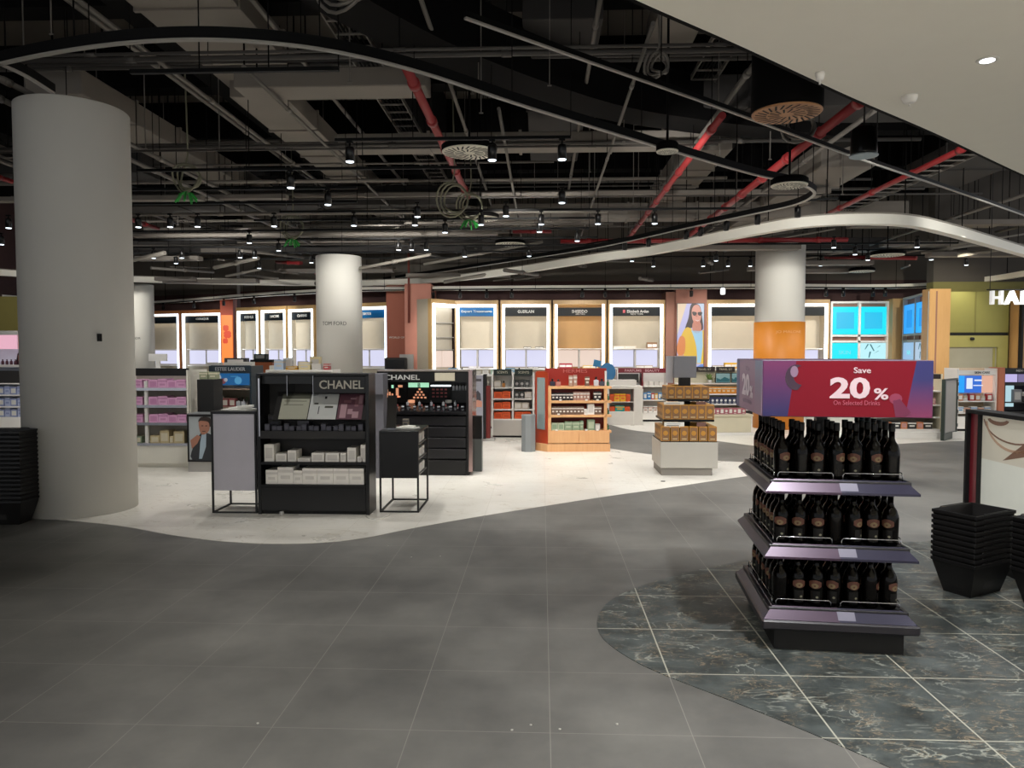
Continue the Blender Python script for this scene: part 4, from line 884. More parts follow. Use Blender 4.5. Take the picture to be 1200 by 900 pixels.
o = MB().box(0, .3, 0, .02, 0, .2, 1).box(.012, .288, -.003, 0, .012, .188, 0).yprism([(.02, .02), (.28, .02), (.28, .08), (.18, .12), (.1, .07), (.02, .1)], -.005, -.003, 2).build('landscape_picture', [M('pic_sky', '#8fb3b8', .4), BLACKM, M('pic_hill', '#2d6a74', .4)], loc=f9.w(.1, .265, 1.001), rz=f9.rz)
tag(o, 'small teal landscape picture standing on the top shelf of the cream kiosk', 'picture')
o = copy_tree(o); o.location = f9.w(.42, .26, 1.001); o.scale = (.45, 1, 1); tag(o, 'narrower teal picture at the right end of the top shelf, cream kiosk', 'picture')
t = thing('potted_plant', 'small green leafy plant on the top shelf of the cream kiosk', 'plant', f9.w(-.02, .25, 1.001))
MB().lathe([(.03, 0), (.04, .06)], 12).build('pot', PANELW, t)
m = MB()
for i in range(46):
    a = rnd.uniform(0, 6.28); r_ = rnd.uniform(.02, .13); z = rnd.uniform(.06, .2); c_, s_ = math.cos(a), math.sin(a)
    m.poly([(c_*.01, s_*.01, .06), (c_*r_*.6-s_*.02, s_*r_*.6*.5+c_*.02, z*.8), (c_*r_, s_*r_*.5, z), (c_*r_*.6+s_*.02, s_*r_*.6*.5-c_*.02, z*.8)])
m.build('foliage', M('leaf_green', '#6f8a4a', .6), t)
# ------------------------------------------------------------------ right far kiosks
y = 14.2; x0, x1 = 6.25, AX(1106, y); f10 = Frame((x0+x1)/2, y, 0); W = x1-x0; h = W/2
lv = [zpx(v, y) for v in (501, 487, 473, 457)]
t = gondola(f10, W, .6, 1.2, lv[0]-.02, lv, 'cosmetics_kiosk', 'cream shelving kiosk with dark header seen past the right end of the red sign', CREAM, M('shelf_back_pale', '#c7b9aa', .5), PANELW, PANELW, header=(1.11, 1.2, M('header_brown', '#241a18', .4), None, None, 0, 0), kick=.03, baseclr=PANELW)
MB().box(-h, h+.5, -.12, -.02, 0, .12).build('base_step', PANELW, t, .004)
TP = M('tan_pack', '#c07a50', .5); RP = M('rose_pack', '#b98a84', .5); LP = M('pale_pack', '#cbb3a4', .5)
for k, seq in enumerate(([carton(.16, .1, .14, DKB, PAPER, 1), carton(.12, .1, .13, TP, RP, 0)], [carton(.13, .1, .15, LP, RP, 0), carton(.12, .1, .13, DKB, LP, 2)], [carton(.13, .1, .12, RP, LP, 1)], [jar(.1, .13, M('orange_tub', '#c4571c', .4), CREAM)])):
    fill(f10, -h+.05, h-.04, .03, lv[k], seq, .008, 'small pack on the %s shelf of the cream cosmetics kiosk' % ('lowest', 'second', 'third', 'top')[k], 'pack', 'packs on the cream cosmetics kiosk')
xa, xb = AX(1108, 13.7), AX(1123, 14.3)
t = thing('standing_mirror', 'tall slanted panel with dark green frame and pale face beside cream kiosk', 'mirror', (xa+.02, 13.7, 0), math.atan2(.6, xb-xa))
ww = math.hypot(xb-xa, .6)
MB().box(0, .05, 0, .06, .1, 1.12).box(.05, ww, 0, .06, .1, .13).box(ww-.03, ww, 0, .06, .13, 1.12).box(.05, ww-.03, 0, .06, 1.09, 1.12).box(0, ww, 0, .06, 0, .1).build('frame', M('frame_green', '#2f3a33', .4), t)
MB().box(.05, ww-.03, .02, .04, .13, 1.09).build('pale_face', M('pale_panel', '#a9a49c', .35), t)
for k in range(4): MB().box(ww, ww+.05, .0, .12, .2+k*.26, .26+k*.26).build('bracket', BLACKM, t)
y = 15.4; x0, x1 = AX(1123, y), AX(1170, y); f11 = Frame((x0+x1)/2, y, 0); W = x1-x0; h = W/2
t = gondola(f11, W, .5, 1.28, .3, [.38, .62], 'skincare_kiosk', 'lit skincare kiosk with bright blue screen and white sign strip', PANELW, M('warm_back', '#c9b294', .5), PANELW, PANELW, back_y=.42, header=(1.15, 1.24, PANELW, 'SKIN CARE', TESTER, .3, .1))
m = MB().box(-h+.03, -h+.2, .1, .13, .78, 1.13, 0).box(-h+.2, h-.25, .1, .13, .78, 1.13, 1).box(h-.25, h-.03, .1, .13, .78, 1.13, 2)
m.lathe([(.0001, 0), (.05, .0)], 12, (0, 0, 0), 3, False)
m.box(.0, .15, .098, .1, 1.02, 1.05, 3).box(-.02, .17, .098, .1, .92, .94, 3).box(-h+.24, -h+.36, .098, .1, .86, 1.08, 3)
m.build('screen', [BLUES, litm('royal_blue', '#2d6fd8', .9), litm('peach_screen', '#f0b9a0', .8), litm('soft_white', '#e8f0ff', .9)], t)
fill(f11, -h+.05, h-.05, .05, .62, [carton(.1, .1, .13, TP, PAPER, 0), jar(.09, .1, PANELW, CREAM), carton(.1, .1, .14, RDB, PAPER, 0)], .02, 'skincare pack under the blue screen', 'pack', 'packs under the blue screen')
fill(f11, -h+.05, h-.05, .05, .38, [carton(.12, .12, .12, PANELW, BLB, 1), carton(.12, .12, .1, LP, TP, 1)], .015, 'skincare pack on the lower shelf of the lit skincare kiosk', 'pack', 'packs under the blue screen')
x0, x1 = AX(1170, y), AX(1177, y)
tag(MB().box(x0, x1, 15.35, 15.7, 0, 1.3).build('kiosk_post', M('terracotta_post', '#b0674a', .5)), 'terracotta square post between the two lit skincare kiosks', 'post')
x0, x1 = AX(1177.5, y), AX(1225, y); f12 = Frame((x0+x1)/2, y, 0); W = x1-x0; h = W/2
t = gondola(f12, W, .5, 1.28, .3, [.4, .6], 'skincare_kiosk', 'black-framed kiosk with lilac screens at the far right edge', BLACK, M('back_dark', '#2d2b33', .5), DKGREY, BLACK, back_y=.42, header=(1.19, 1.28, BLACK, 'MEN CARE', LTGREY, .3, 0))
MB().box(-h+.03, -h+.33, .1, .13, 1.0, 1.16).build('screen', litm('lilac', '#c9bdf0', .85), t); MB().box(-h+.36, h-.03, .1, .13, 1.0, 1.16).build('screen', litm('mauve_screen', '#8d7fb0', .7), t); MB().box(-h+.12, -h+.27, .1, .13, .5, .93).build('screen', litm('ice', '#bfe4ee', .8), t)
MB().box(-h+.03, h-.03, .08, .1, .93, 1.0).build('shelf', BLACK, t)
jar(.12, .2, DKGREY, LTGREY).put(f12.w(.05, .06, .6), 0, 'dark grey pot on the shelf of the black-framed kiosk', 'jar'); jar(.12, .2, DKGREY, LTGREY).put(f12.w(.25, .06, .6), 0, 'second dark grey pot, nearer the right end of the black-framed kiosk', 'jar')
carton(.16, .12, .25, MIDGREY, LTGREY, 0).put(f12.w(-.1, .08, .6), 0, 'grey box left of the pots on the black-framed kiosk', 'box')
# ------------------------------------------------------------------ pink-box kiosk (left)
y = 10.1; x0, x1 = AX(140, y), AX(222, y); f13 = Frame((x0+x1)/2, y, 0); W = x1-x0; h = W/2
lv = [zpx(v, y) for v in (522, 497.5, 476.5, 456)]
t = gondola(f13, W, .55, zpx(440, y), lv[0]-.03, lv, 'gift_set_kiosk', 'white kiosk with rows of pink boxes behind the big near column', M('kiosk_white', '#e3dfd2', .4), M('kiosk_back', '#a39c90', .5), PANELW, M('kiosk_white', '#e3dfd2', .4), rail=CHROME, back_y=.36, header=(zpx(441, y), zpx(432, y), BLACKM, None, None, 0, 0), kick=.06, baseclr=M('kiosk_white', '#e3dfd2', .4), th=.04)
MB().box(h-.04, h-.015, -.03, .55, 0, zpx(434, y)).build('end_panel', M('kiosk_white', '#e3dfd2', .4), t); MB().box(-.16, -.12, .0, .04, lv[0], lv[3]+.1).build('upright', PANELW, t)
PK2 = M('pink_deep', '#c487b0', .5)
for k in range(1, 4):
    z = lv[k]
    fill(f13, -h+.05, -.17, .02, z, [carton(.12, .2, .12, PINK, PK2, 1)], .004, 'pink gift box on the %s shelf behind the big column' % ('', 'lower', 'middle', 'upper')[k], 'gift box', 'pink gift boxes left of the upright')
    fill(f13, -.11, h-.05, .02, z, [carton(.13, .2, (.12, .13, .11)[i % 3], PINK, PK2, i % 2) for i in range(4)], .004, 'pink gift box on the %s shelf of the pink-box kiosk' % ('', 'lower', 'middle', 'upper')[k], 'gift box', 'pink gift boxes on the white kiosk')
    if k < 3: fill(f13, -.05, h-.2, .06, z+.1305, [], .01, '', '', '') if False else None
BEI = M('beige_box', '#bfae86', .55)
fill(f13, -.1, h-.05, .02, lv[0], [carton(.13, .2, .11, BEI, CREAM, 0), carton(.13, .2, .18, BEI, CREAM, 0), carton(.05, .2, .1, BEI, CREAM, 0), carton(.15, .2, .17, BEI, CREAM, 0)], .008, 'beige box on the bottom shelf of the pink-box kiosk', 'gift box', 'beige boxes on the bottom shelf')
fill(f13, -h+.05, -.17, .02, lv[0], [carton(.1, .2, .1, M('sage_dull', '#8a9a80', .5), CREAM, 0)], .02, 'dull green box on the bottom shelf of the pink-box kiosk', 'gift box', 'beige boxes on the bottom shelf')
tag(MB().box(-.13, .13, 0, .02, .1, .2).box(-.03, .03, 0, .02, 0, .1).box(-.1, .1, -.03, .05, 0, .004).build('top_sign', PANELW, loc=(AX(180, y), y+.1, zpx(432, y))), 'small pale T-shaped sign on top of the pink-box kiosk', 'sign')
# ------------------------------------------------------------------ grey man poster kiosk + blue header kiosk
y = 9.75; x0, x1 = AX(223, y), AX(249, y)
t = thing('poster_kiosk', 'grey end unit with a poster of a man in a dark suit', 'display stand', ((x0+x1)/2, y, 0)); w = (x1-x0)/2+.06
zt = zpx(487, y)
MB().box(-w, w, 0, .6, .0, .14).build('plinth', LTGREY, t); MB().box(-w, w, 0.0, .6, .14, zt-.0).build('body', DKGREY, t, .004)
MB().prism([(-w, 0), (w+.0, 0), (w, .6), (-w, .6)], zt, zt+.015).build('table_top', M('grey_top', '#7d7f80', .3), t)
pb = MB(); za, zb_ = .17, zt-.03; a, b = -w+.02, w-.02
def q_(u, v): return (a+u*(b-a), zb_-v*(zb_-za))
pb.yprism([q_(0, 0), q_(1, 0), q_(1, 1), q_(0, 1)], -.003, 0, 0)
pb.yprism([tuple(v) for v in smooth_path([q_(.4, .4), q_(.55, .36), q_(.8, .42), q_(1, .55), q_(1, 1), q_(.1, 1), q_(.15, .7)], 3, True)], -.0045, -.003, 1)
pb.yprism([q_(.45, .42), q_(.62, .38), q_(.6, .7), q_(.45, .98), q_(.35, .98), q_(.4, .6)], -.006, -.0045, 2)
pb.yprism([tuple(v) for v in smooth_path([q_(.36, .12), q_(.5, .06), q_(.72, .1), q_(.75, .25), q_(.68, .36), q_(.5, .42), q_(.4, .34)], 3, True)], -.0075, -.006, 3)
pb.yprism([tuple(v) for v in smooth_path([q_(.34, .12), q_(.45, .01), q_(.75, .02), q_(.82, .14), q_(.76, .24), q_(.7, .12), q_(.45, .09)], 3, True)], -.009, -.0075, 4)
pb.yprism([q_(.05, .55), q_(.3, .42), q_(.42, .46), q_(.3, .62), q_(.1, .75)], -.0085, -.0075, 3)
for (u, v) in ((.46, .2), (.6, .2)): pb.yprism([q_(u, v), q_(u+.06, v), q_(u+.06, v+.02), q_(u, v+.02)], -.009, -.0085, 4)
pb.yprism([q_(.48, .33), q_(.6, .33), q_(.6, .345), q_(.48, .345)], -.009, -.0085, 4)
pb.build('poster_image', [M('poster_sky', '#a7adb0', .5), M('suit', '#26292e', .5), M('shirt', '#9fb0bd', .5), M('face_print', '#a2705c', .5), M('hair_print', '#2d211c', .5)], t)
MB().box(-w, -w+.015, -.012, .0, .14, zt).box(w-.015, w, -.012, 0, .14, zt).box(-w+.015, w-.015, -.012, 0, .14, .155).box(-w+.015, w-.015, -.012, 0, zt-.02, zt).build('frame', BLACKM, t)
MB().box(-w+.02, -w+.25, .25, .55, zt+.015, zt+.46).build('cabinet_upper', BLACKM, t, .004)
o = carton(.115, .1, .1, M('khaki_box', '#8f9478', .5), CREAM, 1)
for i in range(2): o.put((t.location[0]-w+.075+i*.13, y+.38, zt+.4605), 0, 'khaki gift box on top of the black cabinet, %s from the left' % ortext(i), 'gift box', 'khaki boxes on the black cabinet')
y = 11.5; x0, x1 = AX(244, y), AX(294, y); f14 = Frame((x0+x1)/2, y, 0); W = x1-x0; h = W/2
NAV = M('navy_header', '#1c2b36', .4)
t = gondola(f14, W, .5, zpx(429, y), .3, [zpx(478, y), zpx(456, y)], 'skincare_counter', 'navy-framed counter with blue picture screen behind the poster of the man', NAV, M('counter_back', '#9a9488', .5), M('bronze_shelf', '#8c7a6c', .4), NAV, header=(zpx(437, y), zpx(428.5, y), NAV, 'ESTEE LAUDER', M('pale_letter3', '#b0b2b4', .4), .48, 0), back_y=.4, drawers=0)
m = MB().box(-h+.03, h-.03, .02, .04, zpx(452, y), zpx(438, y), 0)
m.lathe([(.0001, 0), (.0002, 0)], 3, (0, .1, 1), 0, False)
zc = zpx(445, y)
for cx, dz, r_, k in ((-.2, .03, .05, 1), (-.12, -.03, .045, 2), (-.08, -.01, .03, 1), (.12, -.02, .06, 3)): m.yprism([(cx+r_*math.cos(q*.5236), zc+dz+r_*math.sin(q*.5236)) for q in range(12)], .017, .02, k)
m.box(.0, .12, .018, .02, zc+.04, zc+.05, 3)
m.build('screen', [litm('deep_blue', '#1c6aa8', .55), litm('grey_dot', '#b9bfc6', .6), litm('wine_dot', '#8a4450', .5), litm('sky_dot', '#5aa8d8', .6)], t)
fill(f14, -h+.05, h-.05, .05, zpx(478, y), [carton(.12, .1, .17, GW, fr_p, 1), carton(.1, .12, .13, M('wine_box', '#8f4a4c', .5), GW, 0), carton(.1, .12, .13, M('wine_box', '#8f4a4c', .5), GW, 0), bottle(.07, .14, BG, BLACK), bottle(.07, .13, BG, CHROME)], .012, '{c} on the shelf under the blue picture screen', 'box', 'stock under the blue picture screen')
fill(f14, -h+.05, h-.05, .26, zpx(478, y), [tube_(.04, .15, GW, SAGE)], .03, 'small tube at the back under the blue picture screen', 'tube', 'tubes under the blue picture screen')
for i, (x, w, hh, mt) in enumerate(((-.3, .22, .05, GW), (-.05, .16, .05, GW), (.18, .3, .06, GW), (.0, .36, .12, DKB))):
    carton(w, .12, hh, mt, fr_p, 0).put(f14.w(x, .12+.15*(i == 3), zpx(429, y)+.0), 0, ('flat pale carton, left end on top of the navy counter', 'flat pale carton, centre top of the navy counter', 'flat pale carton, right end on top of the navy counter', 'long dark box behind the pale cartons on the navy counter')[i], 'carton')
# brown box stand with dark box on top
y = 13.0; t = thing('carton_tower', 'orange-brown pedestal carrying a dark green box behind the near makeup counter', 'display stand', (AX(306, y), y, 0))
MB().box(-.19, .19, 0, .4, 0, zpx(424.5, y)).build('pedestal', M('rust_pedestal', '#a5572b', .5), t, .006); MB().box(-.2, .2, -.01, .41, zpx(424.5, y), zpx(423, y)+.02).build('pedestal_top', BLACKM, t)
o = carton(.22, .14, .1, M('dark_green_box', '#1e2b24', .5), LTGREY, 0); o.put((AX(303, y), y+.12, zpx(423, y)+.02), 0, 'dark green box on top of the orange-brown pedestal', 'box')
# things standing on a white island between the near counter and lettered column
y = 12.4; f15 = Frame(AX(350, y), y, 0)
t = gondola(f15, 1.15, .5, 1.28, .3, [.6, .9], 'gift_counter', 'white low gift island behind the near makeup counter', PANELW, PANELW, PANELW, PANELW)
MB().box(-.575, .575, 0, .5, 1.28, 1.31).build('table_top', PANELW, t, .004)
items = ((-.38, .16, .12, .17, M('pale_blue_box', '#b9cbe0', .5), 'pale blue gift box'), (-.5, .09, .1, .07, WHITE, 'small white gift box'), (-.16, .2, .12, .06, M('gold_flat', '#c9962e', .4), 'flat golden gift box'), (.06, .2, .12, .13, M('cream_gift', '#e0d0a0', .5), 'cream gift box'), (.27, .16, .12, .1, GW, 'grey gift box'), (.44, .1, .12, .1, RDB, 'red gift box'))
for x, w, d, hh, mt, lb_ in items: carton(w, d, hh, mt, GW, 1).put(f15.w(x, .15, 1.31), 0, lb_+' on top of the white island behind the makeup counter', 'gift box')
for x, w, d, hh, mt, lb_ in ((-.05, .16, .1, .14, M('lilac_gift', '#b9b3cc', .5), 'lilac gift box at the back'), (.18, .18, .1, .22, M('cream_gift', '#e0d0a0', .5), 'tall cream gift box at the back'), (-.3, .15, .1, .2, PANELW, 'tall white gift box at the back')): carton(w, d, hh, mt, GW, 0).put(f15.w(x, .36, 1.31), 0, lb_+' of the white island', 'gift box')
# low island seen between second counter and round sign: pale boxes on top
y = 15.5
f16 = Frame(AX(560, y), y, 0)
t = gondola(f16, 2.1, .6, 1.1, .3, [.6, .85], 'gift_counter', 'long pale counter behind the rear black counter and orange-box kiosk', GW, GW, PANELW, GW)
MB().box(-1.05, 1.05, 0, .6, 1.1, 1.14).build('table_top', PANELW, t, .004)
fill(f16, -.95, 1.0, .1, 1.14, [carton(.26, .2, .1, M('mint_box', '#a8c2b0', .5), PAPER, 0), carton(.2, .2, .13, M('sky_box', '#7fa8c4', .5), PAPER, 1), bottle(.08, .14, BG, BLACK), carton(.3, .2, .07, GW, fr_p, 0), carton(.12, .12, .12, PANELW, fr_p, 1)], .05, '{c} on the long pale counter', 'gift box', 'gifts on the long pale counter')
# ------------------------------------------------------------------ far left cosmetics wall behind the big column
y = 13.2; x0, x1 = AX(-40, y), AX(30, y); f17 = Frame((x0+x1)/2, y, 0); W = x1-x0; h = W/2
lv = [zpx(v, y) for v in (491, 478, 464, 450)]
LILB = M('lilac_box', '#8d97c0', .5)
t = gondola(f17, W, .6, zpx(386, y), lv[0]-.02, lv, 'cosmetics_kiosk', 'tall cosmetics wall unit with pink lit headers at the left picture edge', PANELW, M('cool_back', '#b8bccb', .5), PANELW, PANELW, back_y=.5)
MB().box(-h+.03, h-.2, .02, .06, zpx(409, y), zpx(391, y)).build('screen', litm('pink_header', '#f2b8cc', .85), t); MB().box(h-.16, h-.03, .02, .06, zpx(409, y), zpx(391, y)).build('screen', litm('coral_header', '#f09c9c', .8), t)
MB().box(-h+.03, h-.03, .0, .1, zpx(392, y), zpx(387, y)).build('header', LTGREY, t)
MB().box(-h+.03, h-.03, .1, .5, zpx(431, y), zpx(428, y)).build('shelf', PANELW, t)
MB().box(-h+.03, h-.03, .0, .05, zpx(450, y), zpx(435, y)).build('dark_band', DKGREY, t)
for k in range(3):
    fill(f17, -h+.05, h-.04, .05, lv[k], [carton(.12, .1, .14, LILB, PAPER, 0), carton(.1, .1, .16, M('pale_lilac_box', '#b4bcd8', .5), LILB, 1)], .01, 'lilac-blue carton on the %s shelf at the left picture edge' % ('bottom', 'middle', 'upper')[k], 'carton', 'lilac cartons at the left edge')
t = thing('portrait_bust_card', 'small standing cut-out portrait of a long-haired person in black', 'picture card', (AX(14, y), y+.2, zpx(428, y)))
MB().yprism([(-.1, 0), (.1, 0), (.07, .1), (.05, .2), (0, .26), (-.05, .2), (-.07, .1)], 0, .02, 0).yprism([(-.03, .0), (.03, 0), (.03, .17), (0, .21), (-.03, .17)], -.003, 0, 1).build('cutout', [M('hair_dark', '#2a1818', .5), M('skin_print', '#c08a74', .5)], t)
for i in range(7): bottle(.05, .1, M('wine_glass_c', '#5b3a44', .15), BLACK, True).put((AX(-14+i*5, y), y+.14, zpx(428, y)), 0, 'tiny dark bottle in front of the cut-out portrait, %s from the left' % ortext(i), 'bottle', 'tiny bottles at the left edge')
# ================================================================== THE 20 % DRINKS STAND
fs = Frame(1.597, 3.985, R(-5.5))      # centre of the front edge
W, D = .785, .88; h = W/2
RAILM = M('rail_violet', '#2b293c', .3, .35, noise=.1); RAILP = M('rail_mauve', '#3f2d3f', .32, .3)
STEEL = M('stand_dark', '#1b191d', .4)
t = thing('drinks_stand', 'three-tier dark promotional drinks stand with violet price rails', 'display stand', fs.o, fs.rz)
MB().box(-h+.06, h-.06, .02, D-.06, 0, .12).build('plinth', BLACKM, t)
MB().box(-h-.01, h+.01, -.02, D+.02, .12, .17).build('base_tray', M('tray_dark', '#2a272c', .35), t, .008)
MB().box(-.03, .03, D/2-.03, D/2+.03, .17, 1.32).build('post', STEEL, t)
for px_, py_ in ((-h+.06, .1), (h-.06, .1), (-h+.06, D-.06), (h-.06, D-.06)): pass
tiers = [.225, .57, .925]
for k, z in enumerate(tiers):
    s = MB().box(-h+.03, h-.03, .04, D-.04, z-.03, z).build('shelf', STEEL, t, .003)
    dz = .085
    # mitred sloping price rails, four sides
    o_, i_ = 0.0, .055
    out = [(-h, 0), (h, 0), (h, D), (-h, D)]; inn = [(-h+i_, i_), (h-i_, i_), (h-i_, D-i_), (-h+i_, D-i_)]
    zo, zi = z-.055-(.0 if k else .0), z+.004
    for e in range(4):
        a, b = out[e], out[(e+1) % 4]; c_, d_ = inn[(e+1) % 4], inn[e]
        m = MB()
        def mixp(p, q, f): return (p[0]+(q[0]-p[0])*f, p[1]+(q[1]-p[1])*f)
        fl = 1.0
        for (f0, f1, mi) in ((0, .5, 1), (.5, 1, 0)) if e == 0 else ((0, 1, 0),):  # left half of the front rail painted with the sign's mauve reflection
            A0, B0, C0, D0 = mixp(a, b, f0), mixp(a, b, f1), mixp(d_, c_, f1), mixp(d_, c_, f0)
            kk = len(m.v)
            m.v += [(A0[0], A0[1], zo), (B0[0], B0[1], zo), (C0[0], C0[1], zi), (D0[0], D0[1], zi), (A0[0], A0[1], zo-.012), (B0[0], B0[1], zo-.012), (C0[0], C0[1], zi-.02), (D0[0], D0[1], zi-.02)]
            for f in ((0, 1, 2, 3), (7, 6, 5, 4), (0, 4, 5, 1), (2, 6, 7, 3), (1, 5, 6, 2), (0, 3, 7, 4)):
                m.f.append(tuple(kk+i for i in f)); m.m.append(mi); m.sm.append(False)
        r_ = m.build('price_rail', [RAILM, RAILP], s)
        if e == 0:
            g = MB()
            xm = .0
            def on(x, f): return (x, i_*f-.0008, zo+(zi-zo)*f+.0008)
            g.poly([on(-.005, .12), on(.085, .12), on(.085, .88), on(-.005, .88)]).build('price_tag', M('tag_grey', '#6f6c7c', .4), r_)
            g = MB(); g.poly([on(.01, .3), on(.05, .3), on(.05, .7), on(.01, .7)]);
    # wire guards
    m = MB(); zg = z+.04; r_ = .0028
    def U(a, b): 
        (ax, ay), (bx, by) = a, b
        m.tube([(ax, ay, z-.002), (ax, ay, zg-.01), (ax+(bx-ax)*.03, ay+(by-ay)*.03, zg), (bx-(bx-ax)*.03, by-(by-ay)*.03, zg), (bx, by, zg-.01), (bx, by, z-.002)], r_, 6)
    U((-h+.075, .062), (-.03, .062)); U((.02, .062), (h-.07, .062)); U((-h+.06, .09), (-h+.06, D*.5-.02)); U((-h+.06, D*.5+.02), (-h+.06, D-.08)); U((h-.06, .09), (h-.06, D*.5-.02)); U((h-.06, D*.5+.02), (h-.06, D-.08)); U((-h+.075, D-.062), (h-.075, D-.062))
    m.build('wire_guard', CHROME, s)
# head sign
SW, SD, z0, z1 = .85, .82, 1.275, 1.575
NAVP = gradmat('print_violet_l', '#6b2a58', '#241f5a', z0+.02, z1-.02); NAVR = gradmat('print_violet_r', '#2a2a66', '#7a2a55', z0+.02, z1-.1); REDP = M('print_red', '#7a081e', .6, noise=.03, spec=.25)
MAU = M('print_mauve', '#a3839a', .45); BLG = M('print_bluegrey', '#6a6c90', .45); SIGNW = M('print_white', '#d9bfc6', .5); PALEM = M('print_pale_mauve', '#f0e0e8', .5)
hs = SW/2; yf = -.04
sg = MB().box(-hs, hs, yf, yf+SD, z0, z1).build('sign_box', M('sign_core', '#4a3848', .5), t, .003)
m = MB()
m.yprism([(-hs+.003, z0+.004), (-hs+.13*SW+.02, z0+.004), (-hs+.20*SW, z1-.004), (-hs+.003, z1-.004)], yf-.002, yf, 0)
m.yprism([(-hs+.13*SW+.02, z0+.004), (hs-.16*SW, z0+.004), (hs-.12*SW, z1-.1), (hs-.10*SW, z1-.004), (-hs+.20*SW, z1-.004)], yf-.002, yf, 1)
m.yprism([(hs-.16*SW, z0+.004), (hs-.003, z0+.004), (hs-.003, z1-.004), (hs-.10*SW, z1-.004), (hs-.12*SW, z1-.1)], yf-.002, yf, 2)
# plum crescent and rose bottle of the print
cx, cz = -hs+.20*SW, z1-.09
cres = [(cx+.055*math.cos(a), cz+.068*math.sin(a)) for a in [R(v) for v in range(60, 291, 20)]]+[(cx+.03+.045*math.cos(a), cz+.01+.05*math.sin(a)) for a in [R(v) for v in range(270, 99, -20)]]
m.yprism(cres, yf-.0035, yf-.002, 3)
m.yprism([(cx-.01+.02*math.cos(a), cz+.03+.03*math.sin(a)) for a in [R(v) for v in range(0, 360, 30)]], yf-.0045, yf-.0035, 7)
bx, bz = hs-.215*SW, z0+.1
m.yprism([(bx+.032*math.cos(a), bz+.028*math.sin(a)) for a in [R(v) for v in range(0, 360, 30)]], yf-.0035, yf-.002, 5)
m.yprism([(bx-.015, bz-.01), (bx+.02, bz+.0), (bx+.075, bz-.07), (bx+.05, bz-.094), (bx+.0, bz-.094)], yf-.0045, yf-.0035, 6)
m.build('sign_print', [NAVP, REDP, NAVR, M('print_plum', '#3a2438', .4), PALEM, M('print_rose', '#8e3350', .45), M('print_rose_dark', '#6d2044', .45), M('print_plum_pale', '#8d7088', .5)], sg)
text_mb('Save', .085, .03, (.075, yf-.0025, z1-.052), .002, .012).build('lettering', SIGNW, sg)
text_mb('20', .20, .112, (.015, yf-.0025, z1-.145), .002, .035).build('lettering', SIGNW, sg)
text_mb('%', .072, .06, (.17, yf-.0025, z1-.175), .002, .02).build('lettering', SIGNW, sg)
text_mb('On Selected Drinks', .23, .024, (.05, yf-.0025, z1-.222), .002).build('lettering', M('print_faint', '#b8566a', .5), sg)
# left face print
m = MB()
def lbox(y0_, y1_, za, zb2, lay, mi): m.box(-hs-.001-lay*.0015, -hs-lay*.0015+.0005, y0_, y1_, za, zb2, mi)
lbox(yf+.003, yf+SD-.003, z0+.004, z1-.004, 0, 0); lbox(yf+.003, yf+.2, z0+.004, z1-.004, 1, 1); lbox(yf+SD-.1, yf+SD-.003, z0+.004, z1-.004, 1, 2)
m.build('sign_print', [MAU, gradmat('print_side_l', '#7686a0', '#a5839a', z0, z1), BLG], sg)
yc = yf+SD*.52
text_mb('20', .24, .13, (-hs-.0035, yc+.05, z1-.15), .002, .035, side='left').build('lettering', PALEM, sg)
text_mb('%', .09, .07, (-hs-.0035, yc-.13, z1-.185), .002, .02, side='left').build('lettering', PALEM, sg)
text_mb('Save', .1, .03, (-hs-.0035, yc, z1-.052), .002, .012, side='left').build('lettering', M('print_pale_mauve2', '#b098a8', .5), sg)
text_mb('On Selected Drinks', .28, .024, (-hs-.0035, yc, z1-.245), .002, side='left').build('lettering', M('print_pale_mauve2', '#b098a8', .5), sg)
# liqueur bottles
GLASSD = M('liqueur_glass', '#050302', .12, spec=.16, noise=.0); CAPD = M('liqueur_cap', '#080606', .4, spec=.25)
def liq():
    o = MB().lathe([(.036, 0), (.040, .006), (.041, .03), (.043, .12), (.0435, .145), (.041, .165), (.033, .19), (.02, .21), (.0155, .225), (.0148, .262)], 20).build('liqueur_bottle', GLASSD)
    MB().lathe([(.0165, 0), (.017, .004), (.017, .04), (.0155, .045)], 14, (0, 0, .262)).build('cap', CAPD, o)
    # front label: a bent patch with a picture of cottages, plus a small round seal
    m = MB(); r = .0442
    def patch(a0, a1, za, zb2, mi, rr=r, n=6, top=0.0):
        for i in range(n):
            p, q = a0+(a1-a0)*i/n, a0+(a1-a0)*(i+1)/n
            zt_ = lambda a: zb2-top*abs((a-(a0+a1)/2)/((a1-a0)/2))**2
            zb_2 = lambda a: za+top*abs((a-(a0+a1)/2)/((a1-a0)/2))**2
            m.poly([(rr*math.sin(p), -rr*math.cos(p), zb_2(p)), (rr*math.sin(q), -rr*math.cos(q), zb_2(q)), (rr*math.sin(q), -rr*math.cos(q), zt_(q)), (rr*math.sin(p), -rr*math.cos(p), zt_(p))], mi, True)
    patch(-.8, .8, .098, .145, 0, r, 6, .012); patch(-.42, .42, .10, .128, 1, r+.0006, 5, .01); patch(-.12, .1, .108, .118, 0, r+.0012, 2)
    m.build('label', [M('label_rust', '#5c3527', .6, noise=.25, scale=60), M('label_cream', '#7d6b4c', .6, noise=.3, scale=80)], o)
    m = MB(); r = .0436; patch(.1, .42, .045, .058, 0, r, 3, .004); patch(-.6, .6, .02, .085, 1, r-.0008, 6)
    m.build('seal', [M('seal_cream', '#7d7a66', .5), M('label_dark', '#100d0b', .5, spec=.25)], o)
    return o
LIQ = Proto(liq)
tn = ('bottom', 'middle', 'top')
nc = 7; cw = (W-.216)/(nc-1)
